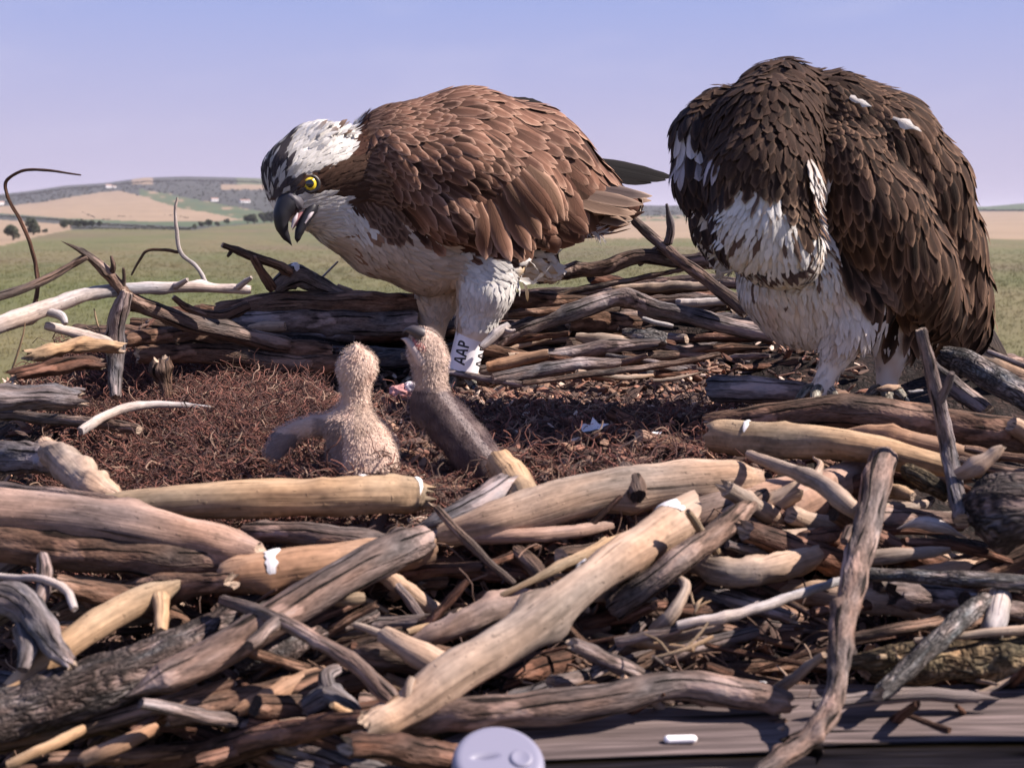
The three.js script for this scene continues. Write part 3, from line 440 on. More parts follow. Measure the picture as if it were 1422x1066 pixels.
stick('log', 'crumbly lichen covered log on the timber', 'log', W.lichen(), [[1200, 925, .01, 20], [1290, 915, .01, 30], [1370, 912, .01, 33], [1470, 915, .01, 33]], { rough: .12 });
stick('stick', 'hollow yellow stick end against the lichen log', 'stick', W.lichen(), [[1245, 907, -.02, 15], [1215, 914, -.01, 15], [1180, 920, .01, 12]], { hollow: 1, endMat: ENDM.dark });
stick('stick', 'thin brown stick above the lichen log', 'stick', W.brown(), [[1180, 885, .01, 8], [1250, 873, .0, 9], [1330, 857, .01, 8]], {});
stick('stick', 'thin pale stick lying on the lichen log', 'stick', W.pale(), [[1270, 890, -.01, 5], [1340, 882, -.02, 6], [1460, 870, -.02, 8]], {});
stick('stick', 'thin pale slat of wood lying along the timber', 'stick', W.slat(), [[1130, 978, -.01, 9], [1220, 968, -.01, 11], [1320, 965, -.01, 10], [1392, 970, -.01, 6]], { end: 'point' });
stick('log', 'flaky pale barked log at the rim beside the tail', 'log', W.birch(), [[1308, 492, 1.28, 14], [1345, 508, 1.26, 19], [1390, 532, 1.24, 20], [1450, 568, 1.22, 19]], {});
stick('stick', 'mossy grey stick behind the upright forked twig', 'stick', W.grey(), [[1292, 508, 1.32, 11], [1330, 538, 1.29, 13], [1372, 572, 1.25, 12]], {});
stick('twig', 'slim twig sticking out past the flaky log', 'twig', W.grey(), [[1372, 488, 1.3, 4], [1410, 503, 1.28, 4], [1450, 520, 1.26, 4]], {});
stick('stick', 'thin dark stick behind the rough stump', 'stick', W.dark(), [[1330, 640, .99, 7], [1390, 652, .98, 8], [1460, 664, .97, 8]], {});
stick('stick', 'slender brown stick above the dark stick by the stump', 'stick', W.brown(), [[1340, 622, 1.02, 6], [1400, 634, 1.01, 7], [1460, 642, 1.0, 7]], {});
// --- back rim between the two birds
stick('branch', 'arched grey branch rising over the back rim', 'branch', W.grey(), [[648, 512, 1.60, 11], [672, 480, 1.64, 13], [730, 455, 1.66, 13], [800, 432, 1.67, 13], [868, 412, 1.68, 13], [905, 425, 1.67, 12], [970, 442, 1.66, 12], [1075, 468, 1.64, 12]], { knots: 6 });
stick('branch', 'dark crooked branch held high above the back rim', 'branch', W.dark(), [[745, 385, 1.72, 10], [790, 378, 1.74, 11], [835, 372, 1.74, 11], [885, 356, 1.74, 11], [940, 362, 1.73, 10], [1000, 362, 1.70, 11]], { knots: 6, start: 'ragged' });
stick('forked_branch', 'dark forked branch slanting down behind the preening bird', 'branch', W.dark(), [[880, 304, 1.76, 6], [910, 332, 1.74, 8], [940, 358, 1.7, 8], [985, 392, 1.66, 9], [1040, 432, 1.62, 11]], { twigs: [[[928, 340, 1.72, 7], [931, 315, 1.71, 6], [926, 283, 1.7, 2]], [[926, 340, 1.73, 6], [905, 352, 1.74, 5], [886, 366, 1.75, 5]]], twigMat: W.grey() });
stick('stick', 'pale thin stick lying level on the back rim', 'stick', W.pale(), [[850, 402, 1.8, 6], [920, 398, 1.8, 7], [1000, 396, 1.8, 6]], {});
stick('twig', 'long thin twig angled over the back rim', 'twig', W.dark(), [[700, 432, 1.72, 4], [800, 404, 1.73, 5], [880, 388, 1.73, 4], [955, 372, 1.72, 3]], {});
stick('stick', 'short log with a pale end behind the ringed leg', 'stick', W.brown(), [[698, 420, 1.70, 12], [750, 418, 1.70, 13], [820, 420, 1.7, 11]], {});
stick('stick', 'slim pale tipped stick under the arched branch', 'stick', W.brown(), [[704, 436, 1.64, 5], [760, 432, 1.66, 6], [840, 425, 1.69, 6]], {});
stick('log', 'fat brown log under the arched branch', 'log', W.brown(), [[790, 452, 1.70, 13], [840, 448, 1.71, 15], [890, 450, 1.71, 13]], {});
stick('stick', 'tan stick on the floor by the ringed foot', 'stick', W.orange(), [[676, 510, 1.56, 7], [705, 504, 1.56, 9], [762, 492, 1.56, 8]], {});
stick('stick', 'grey stick half sunk in the bark litter', 'stick', W.grey(), [[684, 526, 1.50, 9], [740, 516, 1.52, 11], [800, 508, 1.53, 10], [862, 504, 1.54, 7]], {});
stick('twig', 'long thin twig bowed along the edge of the floor', 'twig', W.dark(), [[725, 532, 1.46, 4], [820, 520, 1.48, 5], [910, 508, 1.5, 5], [1000, 492, 1.52, 4]], {});
stick('stick', 'pale broken stick end under the arch', 'stick', W.pale(), [[800, 468, 1.64, 5], [835, 474, 1.63, 12], [868, 476, 1.63, 10]], { end: 'ragged' });
stick('stick', 'grey split stick end beside the pale broken one', 'stick', W.birch(), [[868, 462, 1.66, 8], [895, 468, 1.64, 13], [925, 472, 1.64, 10]], { rough: .12 });
stick('stick', 'white thin stick lying behind the fork of the dark branch', 'stick', W.white(), [[938, 420, 1.72, 6], [970, 420, 1.72, 6], [1010, 418, 1.72, 6]], {});
stick('stick', 'short white peeled splinter under the arch', 'stick', W.white(), [[892, 442, 1.64, 3], [912, 448, 1.64, 3.5], [935, 453, 1.64, 3]], {});
stick('twig', 'pale little forked root lying against the ringed leg', 'twig', W.white(), [[668, 482, 1.50, 6], [690, 462, 1.51, 7], [706, 450, 1.52, 5]], { twigs: [[[698, 455, 1.515, 4], [708, 460, 1.51, 3], [716, 458, 1.51, 2]]] });
// --- side rim toward the hill
stick('branch', 'bleached white branch with small spurs reaching out over the field', 'branch', W.white(), [[-60, 478, 1.22, 13], [0, 452, 1.25, 13], [60, 428, 1.29, 12], [110, 412, 1.32, 10], [160, 402, 1.35, 9], [230, 399, 1.38, 8], [300, 400, 1.4, 7], [348, 402, 1.41, 6]], { knots: 10, twigs: [[[240, 398, 1.38, 5], [250, 394, 1.375, 4], [260, 388, 1.37, 3]], [[328, 401, 1.4, 5], [338, 393, 1.395, 4], [349, 385, 1.39, 3]], [[60, 432, 1.29, 6], [85, 440, 1.285, 6], [90, 450, 1.28, 4]]] });
stick('branch', 'dark branch climbing from the rim to a pale forked tip', 'branch', W.dark(), [[84, 334, 1.30, 4], [122, 354, 1.32, 6], [152, 382, 1.34, 8], [180, 415, 1.36, 11], [240, 440, 1.40, 12], [320, 462, 1.46, 13], [400, 480, 1.5, 12]], { knots: 8, start: 'point', twigs: [[[122, 355, 1.32, 5], [95, 370, 1.31, 5], [45, 396, 1.28, 6], [-30, 420, 1.24, 7]], [[152, 380, 1.34, 5], [157, 368, 1.33, 3.5], [154, 355, 1.33, 2]], [[168, 400, 1.35, 5], [172, 388, 1.345, 3], [171, 372, 1.34, 2]]] });
stick('branch', 'upright forked grey branch planted in the side rim', 'branch', W.grey(), [[176, 405, 1.33, 9], [163, 440, 1.33, 12], [160, 480, 1.33, 12], [158, 520, 1.32, 10], [160, 552, 1.30, 8]], { knots: 4, rough: .09, twigs: [[[158, 500, 1.33, 9], [150, 480, 1.32, 10], [120, 466, 1.31, 9], [90, 458, 1.30, 7], [62, 452, 1.29, 6]]], twigMat: W.white() });
stick('twig', 'thin brown shoot curling into a hook against the sky', 'twig', W.redbrown(), [[44, 434, 1.30, 3.5], [52, 400, 1.30, 3.2], [46, 355, 1.30, 3], [30, 310, 1.30, 2.8], [10, 272, 1.30, 2.5], [8, 252, 1.30, 2.3], [28, 238, 1.30, 2.1], [60, 236, 1.30, 1.9], [112, 243, 1.30, 1.2]], { knots: 0, rough: .02 });
stick('twig', 'thin pale forked shoot standing up from the rim', 'twig', W.white(), [[287, 395, 1.42, 3], [272, 370, 1.42, 3], [250, 350, 1.42, 3], [245, 320, 1.42, 2.6], [243, 292, 1.42, 2.2], [246, 274, 1.42, 1.6]], { knots: 0, twigs: [[[250, 351, 1.42, 2.4], [228, 347, 1.42, 2.2], [204, 348, 1.42, 2], [194, 360, 1.42, 1.8], [182, 382, 1.42, 1.4]]], twigMat: W.brown() });
stick('branch', 'dark stub of a branch with a snapped fork pointing at the hill', 'branch', W.brown(), [[308, 340, 1.50, 4], [340, 352, 1.52, 6], [385, 368, 1.55, 7], [405, 378, 1.56, 7]], { twigs: [[[350, 354, 1.52, 5], [362, 376, 1.53, 6], [378, 400, 1.55, 8]], [[322, 347, 1.51, 3], [318, 353, 1.505, 2.5], [316, 356, 1.5, 2]]] });
stick('log', 'grey knobbly log end with a white dropping on the rim', 'log', W.grey(), [[380, 400, 1.58, 12], [410, 384, 1.58, 17], [440, 395, 1.60, 13], [480, 412, 1.62, 8]], { rough: .12, smears: [[.30, .40, -1.2, 1.3]] });
stick('twig', 'small pale twig tip behind the knobbly grey log', 'twig', W.pale(), [[468, 396, 1.62, 3], [478, 401, 1.62, 4], [488, 405, 1.62, 4]], {});
stick('twig', 'thin straw stem tilted over the knobbly log', 'straw', W.white(), [[446, 386, 1.62, 1.5], [457, 375, 1.62, 1.5], [469, 363, 1.62, 1.5]], { knots: 0 });
stick('log', 'thick brown log across the rim behind the chicks', 'log', W.brown(), [[300, 432, 1.56, 15], [400, 422, 1.58, 19], [500, 424, 1.60, 19], [585, 428, 1.62, 17]], { knots: 5 });
stick('log', 'second log lying close under the thick brown rim log', 'log', W.grey(), [[270, 448, 1.54, 12], [380, 445, 1.56, 16], [480, 448, 1.58, 17], [580, 448, 1.6, 16]], {});
stick('stick', 'tan stick end peeking under the thick rim logs', 'stick', W.pale(), [[345, 458, 1.52, 7], [368, 453, 1.52, 8], [396, 452, 1.52, 7]], {});
stick('stick', 'brown stick running from the rim toward the thick logs', 'stick', W.brown(), [[240, 412, 1.45, 4], [262, 428, 1.46, 5], [300, 440, 1.47, 9], [345, 425, 1.5, 7]], {});
stick('log', 'dark brown log at the foot of the side rim', 'log', W.brown(), [[175, 470, 1.42, 12], [260, 466, 1.46, 13], [360, 482, 1.5, 14], [460, 490, 1.52, 13]], {});
stick('log', 'bark log along the back of the lining bank', 'log', W.brown(), [[190, 492, 1.42, 14], [300, 490, 1.47, 15], [420, 508, 1.5, 15], [520, 500, 1.54, 13]], {});
stick('slab', 'splintered tan slab of wood on the rim by the upright branch', 'wood slab', W.yellow(), [[36, 492, 1.24, 13], [75, 486, 1.26, 15], [115, 480, 1.28, 16], [165, 482, 1.3, 14]], { start: 'ragged', end: 'ragged', rough: .22, flat: .6 });
stick('slab', 'red brown plate of bark lying at the side rim', 'bark', W.redbrown(), [[15, 524, 1.18, 15], [70, 513, 1.2, 18], [115, 506, 1.22, 17], [140, 508, 1.23, 13]], { rough: .2, flat: .55, start: 'ragged', end: 'ragged' });
stick('slab', 'broad grey slab of bark beside the lining bank', 'bark', W.grey(), [[-60, 560, 1.13, 26], [10, 552, 1.14, 28], [70, 548, 1.15, 25], [112, 550, 1.16, 20]], { rough: .2, flat: .6, end: 'ragged' });
stick('branch_stub', 'upright snapped stub with a pale torn top', 'branch stub', W.brown(), [[233, 556, 1.36, 9], [230, 532, 1.37, 10], [226, 512, 1.37, 16], [226, 500, 1.37, 12]], { end: 'ragged', rough: .16, endMat: ENDM.pale });
// ------------------------------------------------------------------ filler sticks packed between
{
  const tones = [['brown', W.brown], ['dark', W.dark], ['grey', W.grey], ['tan', W.pale], ['mauve', W.mauve], ['red brown', W.redbrown], ['yellow', W.yellow]];
  const fill = (n, x0, x1, y0, y1, dd0, dd1, r0, r1, l0, l1, slope, where, grp, pal) => {
    for (let i = 0; i < n; i++) {
      const px = rr(x0, x1), py = mix(y0, y1, (i + rnd()) / n), l = rr(l0, l1), a = rr(-slope, slope), r = rr(r0, r1), dd = rr(dd0, dd1), d0 = depthAt(py, 0) + dd, tw = rr(-.10, .10), [tone, m] = tones[pal[Math.floor(rnd() * pal.length)]], bend = rr(-.10, .10) * l;
      const pts = [-.5, -.17, .17, .5].map((t, k) => [px + Math.cos(a) * l * t, py + Math.sin(a) * l * t + (Math.abs(t) < .3 ? bend * .5 : 0), d0 + tw * t * 1.2, r * [.85, 1, 1, .7][k]]);
      const ek = rnd() < .12 ? 'point' : rnd() < .55 ? 'ragged' : 'cut', lab = `${l > (l0 + l1) / 2 ? 'long' : 'short'} ${{ point: 'tapering', ragged: 'snapped', cut: 'blunt' }[ek]} ${tone} ${r > 11 ? 'stick' : 'thin twig'} in ${where} beside the ${nearestMain(P(px, py, d0))}`;
      stick(r > 11 ? 'stick' : 'twig', lab, r > 11 ? 'stick' : 'twig', m(), pts, { group: `${tone} ${r > 11 ? 'sticks' : 'twigs'} packed in ${where}`, start: rnd() < .4 ? 'ragged' : 'cut', end: ek, taper: 12, nr: r > 11 ? 12 : 8, knots: 2, rough: rr(.04, .1), endMat: rnd() < .5 ? ENDM.pale : ENDM.dark });
    }
  };
  fill(34, 1450, 2050, 520, 900, .0, .06, 8, 20, 160, 420, .5, 'the outer flank', 0, [0, 2, 3, 4, 5]);
  fill(16, -520, -60, 560, 960, .0, .06, 8, 20, 160, 420, .5, 'the far flank', 0, [0, 2, 3, 4, 5]);
  fill(20, -40, 620, 960, 1080, -.005, .03, 9, 22, 140, 380, .35, 'the heap foot', 0, [0, 5, 5, 2, 4]);
  fill(24, 560, 1100, 780, 960, .02, .05, 5, 14, 90, 260, .8, 'the heap middle', 0, [0, 5, 2, 3, 5]);
  fill(72, -20, 1440, 730, 1030, .035, .075, 8, 22, 150, 430, .42, 'the heap front', 0, [0, 0, 5, 2, 3, 4, 5, 5]);
  fill(60, 0, 1430, 740, 1030, .005, .04, 3, 9, 60, 220, .9, 'the heap front', 0, [0, 5, 2, 3, 6, 5]);
  fill(40, 660, 1110, 400, 520, -.02, .06, 5, 11, 100, 300, .16, 'the back rim', 0, [0, 2, 3, 5, 4]);
  fill(26, 180, 640, 425, 505, -.04, .06, 7, 14, 120, 320, .14, 'the low rim', 0, [0, 2, 4, 5]);
  fill(26, 960, 1440, 600, 760, .03, .08, 7, 18, 90, 260, .5, 'the stump heap', 0, [0, 5, 2, 3, 5]);
  fill(14, 640, 1060, 470, 530, -.03, .0, 3, 6, 60, 180, .3, 'the floor edge', 0, [0, 2, 3, 5]);
}
// ------------------------------------------------------------------ timber platform, plastic cap, pellet
function timber(a, b, w, h, label, endRound = 0) {
  const dir = b.clone().sub(a), L = dir.length(), NS = 60, prof = []; dir.normalize(); const side = V(0, 1, 0).cross(dir).normalize(), up = dir.clone().cross(side).normalize();
  for (const [sx, sy] of [[-1, -1], [1, -1], [1, 1], [-1, 1]]) { const c = .07; for (const t of [0, 1]) { const s = (sx * sy > 0) === !t; prof.push(s ? [sx * (1 - c * h / w), sy] : [sx, sy * (1 - c)]); } for (let k = 1; k < 8; k++) 0; }
  const P2 = []; for (let i = 0; i < prof.length; i++) { const p = prof[i], q = prof[(i + 1) % prof.length]; const n = Math.hypot(q[0] - p[0], q[1] - p[1]) > .5 ? 10 : 1; for (let k = 0; k < n; k++) P2.push([mix(p[0], q[0], k / n), mix(p[1], q[1], k / n)]); }
  const pos = [], uv = [], idx = [], n = P2.length + 1; let per = 0;
  for (let i = 0; i <= NS; i++) { per = 0; for (let j = 0; j < n; j++) { const p = P2[j % P2.length], q = P2[(j + P2.length - 1) % P2.length]; if (j) per += Math.hypot((p[0] - q[0]) * w / 2, (p[1] - q[1]) * h / 2); const s = i / NS * L, nz = .0025 * noise(s * 9, p[0] * 3, p[1] * 3 + L) + .0022 * noise(s * 4, p[0] * 22, p[1] * 22) + (i === 0 || i === NS ? .006 * noise(p[0] * 3, p[1] * 3, i) : 0); const v = a.clone().addScaledVector(dir, s + (i === 0 || i === NS ? 4 * nz : 0)).addScaledVector(side, p[0] * w / 2 + nz * p[0]).addScaledVector(up, p[1] * h / 2 + nz * p[1]); pos.push(v.x, v.y, v.z); uv.push(per / .12, s / .3); } }
  for (let i = 0; i < NS; i++) for (let j = 0; j < n - 1; j++) { const k = i * n + j; idx.push(k, k + 1, k + n, k + 1, k + n + 1, k + n); }
  const g = new THREE.BufferGeometry(); g.setAttribute('position', new THREE.Float32BufferAttribute(pos, 3)); g.setAttribute('uv', new THREE.Float32BufferAttribute(uv, 2)); g.setIndex(idx); g.computeVertexNormals();
  const m = new THREE.Mesh(g, W.plank());
  for (const e of [0, NS]) { const cp = [], cu = [], ci = []; for (let j = 0; j < n - 1; j++) { const k = (e * n + j) * 3; cp.push(pos[k], pos[k + 1], pos[k + 2]); cu.push(P2[j][0] * .2, P2[j][1] * .2); } const c = (e ? b : a); cp.push(c.x, c.y, c.z); cu.push(0, 0); for (let j = 0; j < n - 1; j++) e ? ci.push(j, (j + 1) % (n - 1), n - 1) : ci.push((j + 1) % (n - 1), j, n - 1); const cg = new THREE.BufferGeometry(); cg.setAttribute('position', new THREE.Float32BufferAttribute(cp, 3)); cg.setAttribute('uv', new THREE.Float32BufferAttribute(cu, 2)); cg.setIndex(ci); cg.computeVertexNormals(); part(new THREE.Mesh(cg, ENDM.dark), 'end_grain', m); }
  return thing(m, 'platform_timber', label, 'timber');
}
{
  const y = CY - .336;                                            // top of the timbers
  timber(V(-.035, y - .037, -.708), V(.178, y - .036, -.722), .082, .07, 'weathered grey timber of the platform with a worn end');
  timber(V(.186, y - .036, -.738), V(.95, y - .030, -.745), .098, .07, 'second weathered timber of the platform butting against the worn end');
  timber(V(-.95, y - .13, -.80), V(1.0, y - .13, -.80), .09, .09, 'bearer timber of the platform under the nest heap');
  timber(V(-.95, y - .13, -1.9), V(1.0, y - .13, -1.9), .09, .09, 'far bearer timber of the platform behind the nest');
  const post = new THREE.Mesh(new THREE.CylinderGeometry(.09, .12, CY - .53, 20, 8), W.plank()); post.position.set(0, (CY - .53) / 2, -1.35); thing(post, 'platform_post', 'wooden post carrying the nest platform above the field', 'post');
}
{
  // lavender plastic cap: rounded rim with an oval slot and a raised round boss
  const s = new THREE.Shape(); s.absarc(0, 0, .0205, 0, Math.PI * 2); const h = new THREE.Path(); h.absellipse(-.0075, .001, .0095, .0042, 0, Math.PI * 2, true, .12); s.holes.push(h);
  const g = new THREE.ExtrudeGeometry(s, { depth: .022, bevelEnabled: true, bevelThickness: .005, bevelSize: .005, bevelSegments: 5, curveSegments: 40 }); g.rotateX(-Math.PI / 2);
  const pm = new THREE.MeshPhysicalMaterial({ color: colr(.20, .195, .265), roughness: .5, clearcoat: .2 }), o = new THREE.Group();
  part(new THREE.Mesh(g, pm), 'cap', o);
  const b = new THREE.LatheGeometry([[0, .0002], [.003, .0003], [.0045, .0009], [.0058, .0007], [.0066, -.0004], [.0066, -.002]].map(p => new THREE.Vector2(...p)), 28); b.translate(.012, .0275, .001); part(new THREE.Mesh(b, pm), 'boss', o);
  const f = new THREE.CylinderGeometry(.017, .017, .014, 30); f.translate(-.006, .002, 0); part(new THREE.Mesh(f, pm), 'slot_floor', o);
  const p = P(688, 1045, .60); o.position.set(p.x, p.y - .0235, p.z); o.rotation.set(.36, .1, -.08); thing(o, 'plastic_cap', 'lavender plastic cap with an oval slot standing by the timber', 'plastic cap');
  const c = new THREE.CapsuleGeometry(.0031, .0155, 8, 18); c.rotateZ(Math.PI / 2); const a = c.attributes.position; for (let i = 0; i < a.count; i++) a.setY(i, a.getY(i) * .8); c.computeVertexNormals();
  const pel = new THREE.Mesh(c, new THREE.MeshStandardMaterial({ color: colr(.82, .80, .80), roughness: .6 })); const pp = P(945, 1026, .700); pel.position.copy(pp); pel.rotation.y = .05; thing(pel, 'white_pellet', 'white oblong pellet lying on the weathered timber', 'pellet');
}

{ // timber that carries the camera, beside the view: it shades the end of the platform
  const g = new THREE.BoxGeometry(.10, .62, .11, 2, 8, 2), m = new THREE.Mesh(g, W.plank()); m.position.set(.475, CY - .46, -.645); thing(m, 'camera_post', 'squared wooden post standing beside the platform timbers', 'post');
}
// ------------------------------------------------------------------ birds: a continuous body from a distance field, feathers traced over it
function surfaceNets(f, lo, hi, cell) {
  const nx = Math.ceil((hi.x - lo.x) / cell) + 1, ny = Math.ceil((hi.y - lo.y) / cell) + 1, nz = Math.ceil((hi.z - lo.z) / cell) + 1, val = new Float32Array(nx * ny * nz), id = new Int32Array(nx * ny * nz).fill(-1), at = (i, j, k) => i + nx * (j + ny * k);
  for (let k = 0; k < nz; k++) for (let j = 0; j < ny; j++) for (let i = 0; i < nx; i++) val[at(i, j, k)] = f(lo.x + i * cell, lo.y + j * cell, lo.z + k * cell);
  const pos = [], idx = [], E = [[0, 1], [0, 2], [0, 4], [1, 3], [1, 5], [2, 3], [2, 6], [3, 7], [4, 5], [4, 6], [5, 7], [6, 7]];
  for (let k = 0; k < nz - 1; k++) for (let j = 0; j < ny - 1; j++) for (let i = 0; i < nx - 1; i++) {
    const c = []; let m = 0; for (let q = 0; q < 8; q++) { const v = val[at(i + (q & 1), j + (q >> 1 & 1), k + (q >> 2))]; c.push(v); if (v < 0) m |= 1 << q; }
    if (m === 0 || m === 255) continue;
    let x = 0, y = 0, z = 0, n = 0;
    for (const [a, b] of E) { if ((c[a] < 0) === (c[b] < 0)) continue; const t = c[a] / (c[a] - c[b]); x += mix(a & 1, b & 1, t); y += mix(a >> 1 & 1, b >> 1 & 1, t); z += mix(a >> 2, b >> 2, t); n++; }
    id[at(i, j, k)] = pos.length / 3; pos.push(lo.x + (i + x / n) * cell, lo.y + (j + y / n) * cell, lo.z + (k + z / n) * cell);
  }
  const quad = (a, b, c, d, fl) => { if (a < 0 || b < 0 || c < 0 || d < 0) return; fl ? idx.push(a, b, c, a, c, d) : idx.push(a, c, b, a, d, c); };
  for (let k = 1; k < nz - 1; k++) for (let j = 1; j < ny - 1; j++) for (let i = 1; i < nx - 1; i++) {
    const v = val[at(i, j, k)] < 0;
    if (v !== val[at(i + 1, j, k)] < 0) quad(id[at(i, j - 1, k - 1)], id[at(i, j, k - 1)], id[at(i, j, k)], id[at(i, j - 1, k)], v);
    if (v !== val[at(i, j + 1, k)] < 0) quad(id[at(i - 1, j, k - 1)], id[at(i - 1, j, k)], id[at(i, j, k)], id[at(i, j, k - 1)], v);
    if (v !== val[at(i, j, k + 1)] < 0) quad(id[at(i - 1, j - 1, k)], id[at(i, j - 1, k)], id[at(i, j, k)], id[at(i - 1, j, k)], v);
  }
  return { pos, idx };
}
// barbs: fine slanting lines either side of the quill
const barbF = (u, v) => { const s = Math.abs(u - .5), k = tn((v * 1.0 - s * .55 + 2) % 1, u > .5 ? .3 : .7, 90, 2, 51), q = Math.exp(-s * s * 2600), m = tf(u, v, 6, 6, 58, 3); return [k, q, m]; };
const barbMap = dataTex(128, 512, (u, v) => { const [k, q, m] = barbF(u, v); const l = .95 + .12 * (k - .5) + .06 * (m - .5); return [l + .03 * q, l + .02 * q, l]; }, true);
const barbBump = dataTex(128, 512, (u, v) => { const [k, q] = barbF(u, v); return .35 + .3 * k + .35 * q; }, false);
const featherMat = new THREE.MeshPhysicalMaterial({ vertexColors: true, map: barbMap, bumpMap: barbBump, bumpScale: .0006, roughness: .85, specularIntensity: .25, side: THREE.DoubleSide });
const downMat = new THREE.MeshPhysicalMaterial({ vertexColors: true, roughness: .95, specularIntensity: .2, side: THREE.DoubleSide });
const skinMat = new THREE.MeshPhysicalMaterial({ vertexColors: true, roughness: .95, specularIntensity: .2 });

